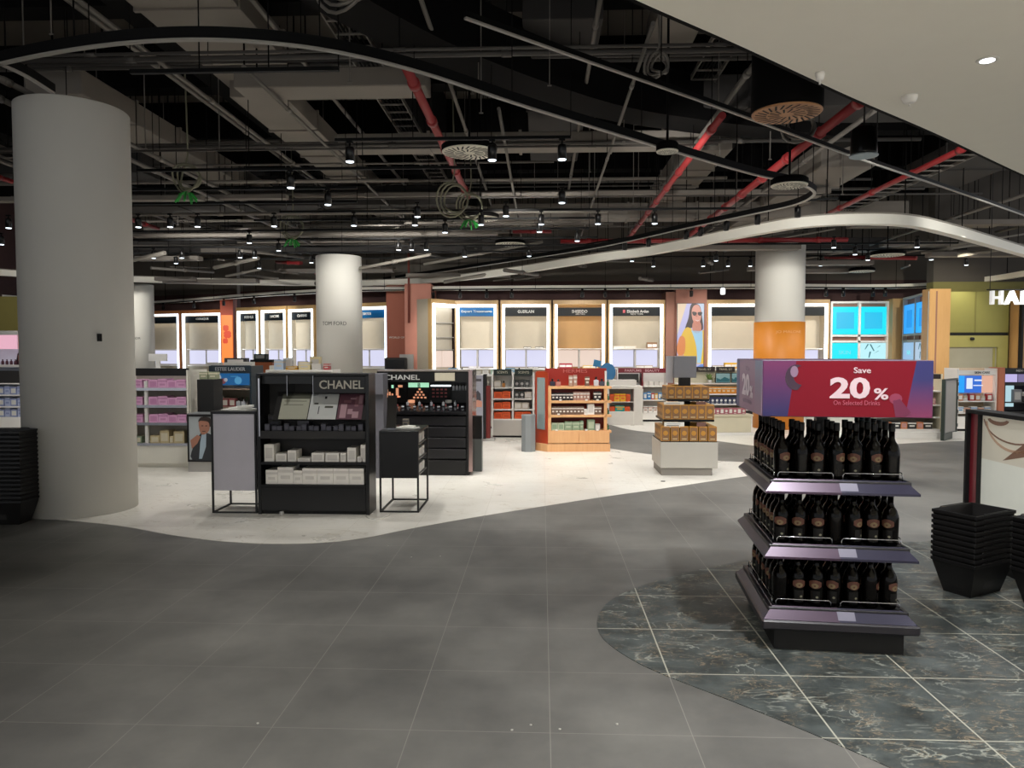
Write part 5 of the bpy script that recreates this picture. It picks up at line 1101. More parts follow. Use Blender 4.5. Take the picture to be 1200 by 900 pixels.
for k, z in enumerate(tiers):
    for r_ in range(7):
        for c_ in range(nc):
            if not (r_ < 3 or c_ == 0 or c_ == nc-1): continue
            x = -h+.108+c_*cw+rnd.uniform(-.003, .003); y = .117+r_*.098+rnd.uniform(-.004, .004)
            ang = rnd.uniform(-.7, .7) if (c_*3+k+r_) % 5 else rnd.uniform(1.2, 4)
            if c_ == 0 and r_ > 0: ang = rnd.uniform(-2.2, -.6)
            if r_ == 0 and k == 0 and c_ in (1, 2): ang = rnd.uniform(-1.4, 1.6)
            row = ('front row', 'second row', 'third row', 'fourth row', 'fifth row', 'sixth row', 'seventh row')[r_]
            LIQ.put(fs.w(x, y, z), fs.rz+ang, 'dark liqueur bottle with rust label, %s tier, %s, %s from left' % (tn[k], row, ortext(c_)), 'bottle', 'liqueur bottles on the drinks stand')
# ================================================================== BASKETS
def mk_basket():
    Lb, Wb, Hb, tp = .45, .30, .235, .06
    m = MB(); th = .004
    def ring(l, w, z): return [(-l/2, -w/2, z), (l/2, -w/2, z), (l/2, w/2, z), (-l/2, w/2, z)]
    lo, hi = ring(Lb-2*tp, Wb-2*tp, 0), ring(Lb-.012, Wb-.012, Hb-.02); li, hi2 = ring(Lb-2*tp-.008, Wb-2*tp-.008, th), ring(Lb-.02, Wb-.02, Hb)
    k = len(m.v); m.v += lo+hi+li+hi2
    for i in range(4):
        j = (i+1) % 4; m.f += [(k+i, k+j, k+4+j, k+4+i), (k+8+j, k+8+i, k+12+i, k+12+j)]; m.m += [0, 0]; m.sm += [False]*2
    m.f += [(k+3, k+2, k+1, k), (k+8, k+9, k+10, k+11)]; m.m += [0, 0]; m.sm += [False]*2
    o = m.build('shopping_basket', BASKET)
    rm = MB()
    a, b = Lb/2, Wb/2
    rm.box(-a, a, -b, -b+.008, Hb-.022, Hb).box(-a, a, b-.008, b, Hb-.022, Hb).box(-a, -a+.008, -b+.008, b-.008, Hb-.022, Hb).box(a-.008, a, -b+.008, b-.008, Hb-.022, Hb)
    rm.build('rim', BASKET, o, .002)
    for s in (-1, 1): MB().tube([(-.14, s*(b-.004), Hb-.002), (-.13, s*(b-.004), Hb+.005), (.13, s*(b-.004), Hb+.005), (.14, s*(b-.004), Hb-.002)], .0035, 6).build('handle', BASKET, o)
    yz = lambda z: -(b-.0065-(tp-.006)*(Hb-.02-z)/(Hb-.02))
    MB().xprism([(yz(.05)-.0008, .05), (yz(.05), .05), (yz(.1), .1), (yz(.1)-.0008, .1)], -.06, .06).build('label_plate', M('basket_plate', '#2c2a2a', .5), o)
    return o
BSK = Proto(mk_basket)
def stack(cx, cy, rz, n, step, where, grp):
    for i in range(n):
        lab = 'black shopping basket, %s, %s' % (where, 'topmost of its stack' if i == n-1 else ('lowest of its stack' if i == 0 else '%s from the bottom' % ortext(i)))
        BSK.put((cx+rnd.uniform(-.0008, .0008), cy+rnd.uniform(-.0008, .0008), i*step), rz+rnd.uniform(-.001, .001), lab, 'basket', grp)
ang = R(30)
def corner_frame(cx, cy, a): return Frame(cx, cy, a)
fb = Frame(2.79, 4.84, ang)
c0 = fb.w(.225, .15); stack(c0[0], c0[1], ang, 10, .036, 'right-hand stack near the drinks stand', 'baskets stacked right of the drinks stand')
fb2 = Frame(3.12, 4.72, R(22)); c0 = fb2.w(.225, .15); 
stack(c0[0]+.02, c0[1]-.12, R(22), 10, .036, 'stack cut by the right picture edge', 'baskets stacked at the right edge')
stack(-5.06, 6.78, R(4), 17, .0405, 'tall stack at the foot of the big column', 'baskets stacked by the big column')
# ================================================================== LIT POSTER BOX at right edge
t = thing('poster_light_box', 'waist-high black-framed light box with pale close-up picture and red edge strip', 'light box', (3.42, 6.02, 0), R(-90))
Lx = .95; Hh = 1.165
MB().box(0, .03, -.06, .1, 0, Hh).box(Lx-.03, Lx, -.06, .1, 0, Hh).box(.03, Lx-.03, -.06, .1, Hh-.03, Hh).box(.03, Lx-.03, -.06, .1, 0, .1).box(.17, .185, -.06, .02, .1, Hh-.03).build('frame', BLACKM, t, .002)
MB().box(.03, .17, -.03, -.02, .1, Hh-.03).build('red_strip', M('red_strip', '#8e2b36', .35, noise=.25, scale=4), t)
m = MB().box(.185, Lx-.03, -.03, -.02, .1, Hh-.03, 0)
def arc(cx, cz, rx, rz_, a0, a1, wd, mi, lay): 
    P = [(cx+rx*math.cos(R(a)), cz+rz_*math.sin(R(a))) for a in range(a0, a1+1, 8)]; Q = [(cx+(rx-wd)*math.cos(R(a)), cz+(rz_-wd)*math.sin(R(a))) for a in range(a1, a0-1, -8)]
    m.yprism(P+Q, -.03-.001*lay, -.03, mi)
m.box(.185, Lx-.03, -.0305, -.03, .45, .8, 2)
arc(.56, 1.12, .36, .17, 185, 355, .012, 1, 2); arc(.56, 1.13, .34, .24, 190, 350, .02, 3, 2); arc(.38, 1.12, .13, .05, 190, 350, .03, 1, 3)
m.yprism([(.45, .82), (.7, .98), (.92, 1.04), (.92, .97), (.7, .88)], -.032, -.03, 1)
m.build('picture', [M('lit_pic_pale', '#d9d2c0', .5, emit='#d6cfbc', es=.13), M('pic_brown', '#6d5040', .5, emit='#7a5a48', es=.2), M('lit_pic_white', '#dfe0d4', .5, emit='#dcdccf', es=.17), M('pic_tan', '#a98c74', .5, emit='#a98c74', es=.25)], t)
# ================================================================== CEILING
CZ = 6.2
struct(MB().box(-16.3, 13.3, -10, 26, CZ, CZ+.3).build('ceiling', SLAB))
for k, y in enumerate((3.4, 6.0, 8.6, 11.2, 13.8, 16.4, 19.0)):
    struct(MB().box(-16, 13, y-.17, y+.17, 5.55, CZ).build('ceiling_beam', BEAM))
for k, x in enumerate((-9.5, -4.6, -1.9, 3.4, 7.9)):
    struct(MB().box(x-.16, x+.16, -4, 25, 5.4, CZ).build('ceiling_beam', BEAM))
def gxh(px, py, h): return G(px, py, h)[0]
def duct(x0, x1, y0, y1, z0, z1, mat, lab, joints='y'):
    t = thing('air_duct', lab, 'duct', ((x0+x1)/2, (y0+y1)/2, z0)); a, b = (x1-x0)/2, (y1-y0)/2; hh = z1-z0
    MB().box(-a, a, -b, b, 0, hh).build('duct_body', mat, t, .01)
    n = max(1, int((2*b if joints == 'y' else 2*a)/1.2))
    for i in range(1, n):
        m = MB()
        if joints == 'y': y = -b+i*2*b/n; m.box(-a-.02, a+.02, y-.02, y+.02, -.02, hh+.02)
        else: x = -a+i*2*a/n; m.box(x-.02, x+.02, -b-.02, b+.02, -.02, hh+.02)
        m.build('joint_flange', mat, t)
    for i in range(max(2, n//2)):
        q = -.9+1.8*i/max(1, max(2, n//2)-1)
        for bb in (((-a+.02, -a+.035, q*b, q*b+.015), (a-.035, a-.02, q*b, q*b+.015)) if joints == 'y' else ((q*a, q*a+.015, -b+.02, -b+.035), (q*a, q*a+.015, b-.035, b-.02))): MB().box(*bb, hh, CZ-z0).build('hanger_rod', BEAM, t)
    return t
xL = gxh(67, 13, 4.9); xR = gxh(150, 0, 4.9)
duct(-3.9, -2.9, 2.2, 9.6, 4.9, 5.2, DUCT, 'wide pale flat duct running away over the big near column')
duct(-2.25, -1.35, 2.6, 5.2, 5.0, 5.35, DUCT, 'short pale duct at the upper left, right of the wide pale duct')
duct(-3.2, -1.2, 7.7, 8.1, 4.35, 4.55, DUCT, 'cross duct hanging behind the big near column', 'x')
duct(gxh(350, 180, 4.7), gxh(400, 180, 4.7), 9.0, 18.5, 4.7, 4.95, DUCT, 'long pale duct running away above the middle left')
duct(-.2, .6, 7.5, 13.0, 4.9, 5.3, DUCTD, 'dark duct running away above the hall centre')
duct(1.2, 1.7, 3.2, 8.8, 5.1, 5.4, DUCT, 'narrow duct beside the dark bulkhead')
duct(1.2, 6.5, 9.3, 10.0, 4.6, 5.0, DUCTD, 'wide cross duct above the right column', 'x')
duct(-2.8, 2.2, 10.2, 10.55, 4.4, 4.6, DUCT, 'shallow pale cross duct above the centre', 'x')
duct(-8, -1.5, 13.6, 14.2, 4.3, 4.65, DUCTD, 'cross duct above the left middle of the hall', 'x')
duct(-1, 7, 14.6, 15.0, 4.2, 4.5, DUCT, 'pale cross duct in front of the far wall', 'x')
duct(-9.8, -6.2, 11.4, 12.1, 4.4, 4.8, DUCTD, 'dark cross duct over the pink-box kiosk', 'x')
duct(4.2, 5.0, 11.5, 18.5, 4.4, 4.8, DUCT, 'pale duct running away above the right kiosks')
duct(2.3, 3.0, 12.0, 18.5, 4.8, 5.1, DUCT, 'pale duct running away right of the hall centre')
duct(-6.2, -5.5, 8.8, 18.5, 4.7, 5.0, DUCT, 'pale duct running away on the left')
duct(6.4, 7.3, 5.5, 13.5, 4.5, 4.9, DUCTD, 'dark duct over the curved white band on the right')
duct(-12, 8, 17.2, 17.6, 3.95, 4.2, DUCTD, 'long low cross duct near the far wall', 'x')
# random smaller services
def line_thing(name, lab, cat, path, r, mat, n=8, clamps=None, grp=None):
    t = thing(name, lab, cat, path[0], 0, grp); p0 = Vector(path[0])
    loc = [tuple(Vector(p)-p0) for p in path]
    MB().tube(loc, r, n).build('pipe_run' if 'pipe' in name else 'run', mat, t)
    if clamps:
        for i in range(clamps):
            m = MB()
            f = (i+.5)/clamps; q = f*(len(loc)-1); a = int(q); p = Vector(loc[a]).lerp(Vector(loc[min(a+1, len(loc)-1)]), q-a)
            d = (Vector(loc[min(a+1, len(loc)-1)])-Vector(loc[a])).normalized()*.05
            m.tube([tuple(p-d), tuple(p+d)], r*1.3, n); m.build('coupling', mat, t); MB().tube([(p.x, p.y, p.z+r), (p.x, p.y, CZ-p0.z)], .005, 5).build('hanger_rod', BEAM, t)
    return t
# red sprinkler mains, all running away from the viewer
for i, (px, py, y0, y1, z, r, lab) in enumerate(((510, 150, 6.4, 12.0, 4.1, .045, 'red pipe running away above the hall centre'), (797, 200, 8.0, 17.0, 4.1, .04, 'red pipe running away, right of centre'),
        (940, 172, 6.7, 17.0, 3.97, .05, 'thick red pipe running away beneath the white soffit edge'), (1050, 212, 8.2, 12.8, 3.92, .035, 'thin red pipe nearest the right edge'),
        (410, 40, 3.0, 5.2, 5.2, .04, 'short red pipe at the top left of centre'), (880, 82, 5.2, 7.6, 4.5, .045, 'short red pipe next to the big round diffuser'), (5, 210, 7.5, 16, 4.3, .04, 'red pipe left of the big near column'))):
    x = gxh(px, py, z); line_thing('sprinkler_pipe', lab, 'pipe', [(x, y0, z), (x, (y0+y1)/2, z), (x, y1, z)], r, PIPE_R, 10, max(2, int((y1-y0)/1.0)))
line_thing('sprinkler_pipe', 'red cross pipe in front of the far wall, right of centre', 'pipe', [(.4, 16.2, 4.0), (6.5, 16.2, 4.0)], .05, PIPE_R, 10, 5)
line_thing('sprinkler_pipe', 'red cross pipe in front of the far wall, left of centre', 'pipe', [(-3.0, 15.8, 4.15), (.2, 15.8, 4.15)], .035, PIPE_R, 10, 4)
# grey conduits running away
for i, (px, py, y0, y1, z, r) in enumerate(((270, 228, 5.6, 17, 4.2, .03), (262, 238, 5.6, 17, 4.05, .03), (250, 120, 4.5, 16, 4.6, .025), (215, 100, 4.5, 15, 4.9, .03), (370, 90, 4, 15, 4.8, .025), (460, 245, 7, 17, 4.3, .02),
        (545, 150, 5.5, 17, 4.5, .022), (670, 200, 5.5, 17, 4.6, .022), (690, 250, 6, 17, 4.2, .018), (740, 270, 6, 17, 4.3, .03), (824, 275, 7, 17, 4.3, .03), (600, 215, 8, 17, 4.2, .02), (1010, 290, 8, 17, 4.0, .03), (1100, 290, 8, 16, 4.1, .03), (60, 210, 6, 16, 4.4, .03), (330, 270, 7, 17, 4.1, .02), (870, 225, 5.5, 16, 4.7, .03))):
    x = gxh(px, py, z); line_thing('conduit_pipe', 'grey conduit running away under the open ceiling, %s in the service group' % ortext(i), 'pipe', [(x, y0, z), (x, (y0+y1)/2, z), (x, y1, z)], r, PIPE_G, 8, 4, 'grey conduits under the open ceiling')
for i in range(16):
    y = 6.3+i*.75; z = 4.15+.25*((i*5) % 4); x0 = -9+rnd.uniform(0, 4); x1 = rnd.uniform(2, 8)
    line_thing('conduit_pipe', 'thin grey cross conduit, %s row back from the viewer' % ortext(i), 'pipe', [(x0, y, z), ((x0+x1)/2, y, z), (x1, y, z)], .014+.012*(i % 2), M('conduit_dark', '#403c38', .6), 6, 3, 'thin cross conduits')
for i in range(30):
    y = 11.3+i*.24; z = 3.95+.16*((i*7) % 5); x0 = -11+rnd.uniform(0, 9); x1 = x0+rnd.uniform(3, 9)
    if i % 3 == 0:
        t = thing('air_duct', 'thin flat pale service duct crossing the far ceiling, %s row' % ortext(i//3), 'duct', (x0, y, z)); MB().box(0, x1-x0, 0, .16, 0, .07).build('duct_body', DUCT, t, .004)
        for q in (.2, .8): MB().box((x1-x0)*q, (x1-x0)*q+.012, .07, .082, .07, CZ-z).build('hanger_rod', BEAM, t)
    else: line_thing('conduit_pipe', 'far thin %s cross conduit, %s of its rows' % (('grey', 'pale')[i % 2], ortext(i//2)), 'pipe', [(x0, y, z), ((x0+x1)/2, y, z), (x1, y, z)], .018+.01*(i % 2), (PIPE_G, DUCT)[i % 2], 6, 2, 'far thin cross conduits')
for i in range(60):
    y = rnd.uniform(14.2, 18.7); z = rnd.uniform(3.3, 4.2); x = rnd.uniform(-10, 8.5); k = i % 4; ln = rnd.uniform(.8, 3.0)
    d = ((1, 0, 0), (.3, .9, .05), (-.6, .7, .1), (.9, -.3, .12))[k]
    q = (x+d[0]*ln, min(y+d[1]*ln, 18.9), z+d[2]*ln)
    mt = (DUCT, PIPE_G, PIPE_R, M('grey_sleeve', '#8b857b', .6))[((i*5) % 4) if (i*5) % 4 != 2 or i % 12 == 2 else 1]
    if k == 0: t = thing('air_duct', 'short grey service duct above the far display bays, piece %s' % ortext(i//4), 'duct', (x, y, z)); MB().box(0, ln, 0, .25, 0, .09).build('duct_body', mt, t, .004); MB().box(ln/2, ln/2+.012, .1, .11, .09, CZ-z).build('hanger_rod', BEAM, t)
    else: line_thing('conduit_pipe', 'short loose conduit above the far display bays, %s of its slant' % ortext(i//3), 'pipe', [(x, y, z), tuple((a+b)/2 for a, b in zip((x, y, z), q)), q], .02+.012*(i % 3), mt, 6, 1, 'short loose conduits above the bays')
# cable trays (ladder)
for i, (x, y0, y1, z) in enumerate(((-1.9, 5.5, 17, 4.75), (1.95, 5.2, 12, 4.9), (-7.6, 8, 17, 4.4), (5.8, 8, 17, 4.3))):
    t = thing('cable_tray', 'black ladder cable tray running away overhead, %s' % ('left of centre', 'right of centre', 'far left', 'far right')[i], 'cable tray', (x, y0, z))
    L_ = y1-y0; MB().box(-.16, -.145, 0, L_, 0, .06).box(.145, .16, 0, L_, 0, .06).build('side_rail', PIPE_G, t)
    for k in range(int(L_/.3)): MB().box(-.145, .145, .1+k*.3, .13+k*.3, .0, .015).build('rung', PIPE_G, t)
    for k in range(5):
        for xq in (-.155, .145): MB().box(xq, xq+.01, L_*k/5+.4, L_*k/5+.41, .06, CZ-z).build('hanger_rod', BEAM, t)
    m = MB()
    for k in range(5):
        xx = -.1+k*.045; m.tube([(xx+.01*math.sin(j*1.3+k), L_*j/10, .03) for j in range(11)], .012, 6)
    m.build('cables', BEAM, t)
# loose cable loops
def loop_(px, py, y, z, r, lab, mat=CABLE, green=False):
    x = A(px, py, y)[0]
    t = thing('cable_coil', lab, 'cable', (x, y, z))
    m = MB()
    for k in range(3):
        rr = r*(1-.12*k); m.tube([(rr*math.cos(a)+.02*k, .06*math.sin(2*a+k), rr*1.1*math.sin(a)) for a in [i*math.pi/9 for i in range(18)]], .012, 6, closed=True)
    m.tube([(0, 0, r*1.05), (.03, 0, r*1.8), (-.02, .03, CZ-z)], .01, 6).build('loops', mat, t)
    if green:
        g = MB()
        for i in range(9): a = i*.7; g.tube([(0, 0, -r), (.08*math.cos(a), .05*math.sin(a), -r-.03), (.14*math.cos(a), .1*math.sin(a), -r-.1-.02*(i % 3))], .014, 5)
        g.build('green_tails', GREEN, t)
loop_(530, 245, 9.5, 3.55, .2, 'pale looped cable bundle hanging left of the middle diffuser'); loop_(550, 262, 11.5, 3.85, .2, 'cable coil with green tails below the middle diffuser', CABLE, True)
loop_(218, 210, 9.5, 3.85, .17, 'cable coil with green tails right of the big column', CABLE, True); loop_(342, 285, 13, 3.8, .2, 'cable coil with green tails left of the lettered column', CABLE, True)
loop_(768, 110, 6.2, 3.95, .09, 'grey cable loop under the dark bulkhead', PIPE_G); loop_(400, 90, 5.0, 4.1, .2, 'dark cable coil hanging at the top centre left', PIPE_G); loop_(935, 180, 7.5, 3.85, .16, 'cable loop beside the thick red pipe', PIPE_G)
# thin suspension rods everywhere
for i in range(46):
    x = rnd.uniform(-7.5, 7.5); y = rnd.uniform(5.5, 16); z = rnd.uniform(3.9, 4.6)
    tag(MB().box(-.005, .005, -.005, .005, 0, CZ-z).box(-.02, .02, -.006, .006, -.01, .0).build('suspension_rod', PIPE_G, loc=(x, y, z)), 'thin suspension rod hanging from the dark ceiling slab', 'rod', 'thin suspension rods of the open ceiling')
# round diffusers
def diffuser(px, py, y, r, lab, mat, body=.06, drum=BEAM, spiral=True):
    x, z = A(px, py, y); t = thing('round_diffuser', lab, 'air diffuser', (x, y, z))
    MB().lathe([(r*1.02, .0), (r*1.05, .01), (r*1.05, body), (r*.9, body+.02)], 36).build('drum', drum, t)
    m = MB().lathe([(r*1.0, -.012), (r*1.03, -.004), (r*1.03, 0)], 36)
    for ring, (ra, rb, n) in enumerate(((.22, .55, 14), (.6, .95, 26))):
        for i in range(n):
            a = 2*math.pi*i/n; b = a+.22; c_ = math.cos; s_ = math.sin; w = .5*2*math.pi/n*.5
            m.poly([(r*ra*c_(a-w), r*ra*s_(a-w), -.016), (r*rb*c_(b-w*.6), r*rb*s_(b-w*.6), -.016), (r*rb*c_(b+w*.5), r*rb*s_(b+w*.5), -.016), (r*ra*c_(a+w), r*ra*s_(a+w), -.016)], 1)
    m.build('vane_plate', [mat, BLACKM], t)
    MB().tube([(0, 0, body), (0, 0, CZ-z)], .012 if body < .4 else r*.6, 10).build('stem', BEAM, t)
    return t
DIFW = M('diffuser_white', '#e9e4d4', .6)
diffuser(922, 132, 5.6, .24, 'copper-coloured round diffuser under a big black drum by the white soffit', BRASS, .62)
diffuser(550, 178, 8.2, .29, 'large pale round diffuser above the hall centre', DIFW); diffuser(563, 256, 12.6, .3, 'pale round diffuser just behind the cable loops', DIFW)
diffuser(925, 217, 8.4, .19, 'pale round diffuser at the tip of the curved black track', DIFW); diffuser(598, 286, 15.5, .3, 'flat round diffuser far down the centre', DIFW)
diffuser(782, 177, 7.2, .1, 'small round pale disc right of centre', DIFW, .06); diffuser(1040, 299, 15, .3, 'pale round diffuser behind the curved white band', DIFW); diffuser(1010, 318, 17.0, .26, 'far pale round diffuser near the cyan screens', DIFW)
# black pendant speaker
x, z = A(1012, 182, 7.2); t = thing('pendant_speaker', 'black cylindrical pendant speaker with pale ring beneath the soffit edge', 'speaker', (x, 7.2, z))
MB().lathe([(.115, .0), (.12, .02), (.11, .24), (.06, .27)], 28).build('body', BLACK, t); MB().lathe([(.125, -.012), (.13, -.004), (.125, .0)], 28).build('ring', M('ring_grey', '#7f8a92', .4), t); MB().tube([(0, 0, .27), (0, 0, CZ-z)], .008, 6).build('cord', BLACKM, t)
# ------------------------------------------------------------------ white soffit, upper right
sp = [G(*p, 3.3) for p in ((745, 0), (870, 55), (1000, 115), (1100, 158), (1200, 205))]
sp = [(-.75, 2.4), (-.2, 3.05)]+sp+[(6.4, 8.9), (8.4, 10.2)]
sp = smooth_path(sp, 6)+[(12.9, 11.5), (12.9, -9.9), (-4, -9.9)]
struct(MB().prism(sp, 3.3, 3.55).build('ceiling_soffit', SOFFIT))
ed = sp[:-3]
struct(MB().band([(p[0]-.012, p[1]+.012) for p in ed], .03, 3.302, 3.58).build('trim_7', BEAM))
struct(MB().prism([(p[0]*.0+p[0], p[1]) for p in sp], 3.56, 3.9).build('ceiling_soffit_upstand', BEAM))
def downlight(px, py, lab):
    x, y = G(px, py, 3.3); t = thing('downlight', lab, 'ceiling light', (x, y, 3.3))
    MB().lathe([(.055, -.006), (.06, -.001), (.06, 0)], 24).lathe([(.045, -.004), (.045, 0)], 24).build('bezel', M('bezel_white', '#c9c6bc', .4), t)
    MB().lathe([(.002, -.0075), (.038, -.0075), (.038, -.0055)], 20).build('lamp', M('lamp_bright', '#ffffff', .3, emit='#f4f6ff', es=9, noise=0), t)
    return x, y
DL = downlight(1157, 70, 'bright recessed downlight in the white soffit')
def det(px, py, r, lab, name, cat):
    x, y = G(px, py, 3.3); tag(MB().lathe([(r*.5, -.05), (r*.8, -.04), (r, -.015), (r, 0)], 20).lathe([(.006, -.07), (.006, -.05)], 8).build(name, PANELW, loc=(x, y, 3.3)), lab, cat)
det(1066, 112, .05, 'small round white smoke detector on the soffit', 'smoke_detector', 'detector'); det(961, 85, .028, 'small white sprinkler head near the soffit edge', 'fire_sprinkler', 'sprinkler')
# ------------------------------------------------------------------ curved white ring bands
rp = [G(*p, 3.4) for p in ((-60, 313), (0, 323), (80, 327), (170, 331), (300, 334), (430, 335), (520, 330.5), (600, 321.5), (700, 306.5), (760, 299), (850, 282), (900, 273), (940, 267), (1000, 263.5), (1060, 265), (1105, 274), (1150, 286), (1200, 300), (1290, 325))]
RH = .14
t = thing('curved_ceiling_band', 'large sweeping white curved band hanging across the hall', 'ceiling feature', (0, 0, 0))
rps = smooth_path(rp, 6); MB().band(rps, .14, 3.4, 3.4+RH).build('band', RING, t); MB().band(rps, .17, 3.4+RH, 3.4+RH+.02).build('top_edge', M('band_top', '#8c857a', .6), t)
for p in rps[3::9]: MB().box(p[0]-.006, p[0]+.006, p[1]-.006, p[1]+.006, 3.56, CZ).build('hanger_rod', BEAM, t)
rp2 = [G(*p, 3.2) for p in ((-60, 345), (30, 352), (100, 359), (160, 358), (230, 353.5), (300, 348), (370, 344), (430, 341.5), (600, 340), (760, 339), (900, 338), (1020, 338.5), (1085, 337), (1130, 333), (1180, 327), (1260, 313))]
rps2 = smooth_path(rp2, 6)
t = thing('curved_ceiling_band', 'slimmer far white band curving along above the display bays', 'ceiling feature', (0, 0, 0))
MB().band(rps2, .12, 3.2, 3.31).build('band', RING, t)
for p in rps2[3::9]: MB().box(p[0]-.006, p[0]+.006, p[1]-.006, p[1]+.006, 3.31, CZ).build('hanger_rod', BEAM, t)
# ------------------------------------------------------------------ lighting tracks
def track(path, z, lab, w=.04, hgt=.035, lip=False, rods=1.6, hh=None, top=CZ):
    t = thing('lighting_track', lab, 'lighting track', (0, 0, 0)); hh = hh or hgt
    MB().band(path, w, z, z+hh).build('rail', TRACKM, t)
    if lip: MB().band(path, w*.8, z-.012, z).build('lip', TRACKL, t)
    acc = 0; last = Vector(path[0])
    for p in path:
        acc += (Vector(p)-last).length; last = Vector(p)
        if acc > rods: acc = 0; MB().box(p[0]-.004, p[0]+.004, p[1]-.004, p[1]+.004, z+hh, top).build('hanger_rod', BEAM, t)
    return t
tp = [G(*p, 3.6) for p in ((-90, 100), (0, 74), (100, 55), (200, 46), (300, 48), (400, 61), (500, 86), (600, 119), (700, 150), (800, 180), (880, 203), (930, 214), (950, 221), (953, 229), (930, 240), (880, 251), (800, 268), (700, 290), (600, 306), (520, 318), (450, 328))]
track(smooth_path(tp, 8), 3.6, 'long looping curved black track sweeping over the foreground', .045, lip=True, hh=.07)
track(smooth_path([G(*p, 3.6) for p in ((0, 74), (30, 88), (62, 108))], 4), 3.6, 'short straight black track branching off at the upper left', .04, lip=True, hh=.06)
track(smooth_path([G(*p, 3.65) for p in ((545, 20), (700, 75), (850, 128), (1000, 183), (1100, 217), (1200, 252), (1300, 288))], 4), 3.65, 'thin straight diagonal track crossing towards the right edge', .03, lip=True)
# dark curved bulkhead behind the looping track
bp = smooth_path([G(*p, 4.45) for p in ((330, -40), (430, 22), (560, 82), (700, 128), (800, 146), (900, 158), (1000, 170))], 6)
o = MB().band(bp, .5, 4.45, 5.0).build('dark_bulkhead', BEAM); tag(o, 'broad black curved bulkhead duct sweeping over the centre', 'duct')
ty = [5.6, 7.45, 8.6, 9.6, 10.5, 11.2, 11.9, 12.9, 13.9, 14.9, 15.8, 16.8]
tr = {}
for i, y in enumerate(ty):
    x0 = AX((160, 395, 165, 40, 160, 330, 300, 60, 150, 60, 100, 60)[i], y); x1 = AX((400, 668, 560, 420, 420, 860, 700, 690, 700, 1120, 1130, 1120)[i], y)
    z = 3.72
    track([(x0+(x1-x0)*k/6, y) for k in range(7)], z, 'straight black cross track, %s from the viewer' % ortext(i), .035, .03, rods=(x1-x0)/3.2)
SPOTS = []
def mk_spot():
    o = thing('track_spotlight', '', 'spotlight')
    MB().box(-.03, .03, -.018, .018, -.02, .0).tube([(0, 0, -.02), (0, 0, -.06)], .01, 8).build('adapter', TRACKM, o)
    MB().lathe([(.03, -.055), (.042, -.06), (.045, -.075), (.045, -.20)], 20).build('lamp_body', BLACK, o)
    MB().lathe([(.003, -.207), (.037, -.207), (.041, -.2)], 18).build('lens', SPOTLENS, o)
    return o
def mk_off():
    o = mk_spot()
    for c_ in o.children:
        if c_.name.startswith('lens'): c_.data.materials[0] = DKGREY
    return o
SP = Proto(mk_spot); SPK = Proto(mk_off)
spots_px = [(412, 187), (577, 187), (343, 210), (386, 240), (416, 265), (165, 265), (202, 270), (234, 262), (323, 265), (294, 282), (182, 300), (215, 300), (208, 312), (283, 300), (300, 305), (305, 313), (328, 297), (366, 312), (487, 263), (468, 298), (483, 292), (490, 257),
            (593, 250), (522, 274), (564, 270), (632, 275), (634, 268), (700, 267), (766, 265), (658, 240), (5, 290), (14, 262), (60, 290), (545, 304), (620, 300), (676, 290), (500, 298), (975, 295), (1000, 300), (1072, 292), (1089, 312), (1015, 312), (1130, 325), (960, 318), (823, 318), (838, 308), (878, 322), (852, 320), (740, 310), (690, 308), (765, 322)]
used = {}
for i, (px, py) in enumerate(spots_px):
    Y = (3.51-EYE)*F/(413-py) if py < 408 else 16
    y = min(ty, key=lambda v: abs(v-Y)); x = AX(px, y)
    SP.put((x, y, 3.72), 0, 'black cylindrical track spotlight with pale lens, %s on the %s cross track' % (ortext(used.get(y, 0)), ortext(ty.index(y))), 'spotlight', 'track spotlights over the hall'); used[y] = used.get(y, 0)+1
    SPOTS.append((x, y))
SP.put((AX(658, 7.45), 7.45, 3.72), 0, 'black track spotlight at the right end of the nearest cross track', 'spotlight', 'track spotlights over the hall')
# spotlights clipped along the curved band
for i, px in enumerate((735, 762, 800, 813, 846, 884, 929)):
    best = min(rps, key=lambda p: abs(600+F*math.tan(math.atan2(p[0], p[1])+YAW)-px)+(0 if p[1] < 19 else 99))
    SPK.put((best[0]-.02, best[1]-.14, 3.74-.0), 0, 'black spotlight clipped in front of the big white band, %s of its row' % ortext(i), 'spotlight', 'spotlights along the curved band')
track([(p[0]-.02, p[1]-.14) for p in rps if p[1] < 15.5 and -1 < p[0] < 4.2], 3.74, 'curved black track following the big white band', .03, .03)
for i, px in enumerate((190, 226, 262, 300, 345, 520, 548, 581, 607, 672, 700, 745, 810, 958, 985, 1012, 1030, 1083, 1130)):
    best = min(rps2, key=lambda p: abs(600+F*math.tan(math.atan2(p[0], p[1])+YAW)-px))
    SPK.put((best[0], best[1]-.16, 3.2), 0, 'tiny black spotlight under the far white band, %s of its row' % ortext(min(i, 19)), 'spotlight', 'spotlights along the far white band')
track([(p[0], p[1]-.16) for p in rps2], 3.2, 'thin black track following the far white band', .03, .03)
x, z = A(847, 345, 18.6); tag(MB().lathe([(.05, 0), (.06, .03), (.06, .14), (.03, .16)], 12).build('pendant_lamp', M('pendant_white', '#ffffff', .4, emit='#ffffff', es=1.2), loc=(x, 18.6, z)), 'small glowing white pendant above the wide lit bay', 'lamp')
MB().tube([(0, 0, .16), (0, 0, CZ-z)], .006, 5).build('cord', BLACKM, [o_ for o_ in C.objects if o_.name == 'pendant_lamp'][0])
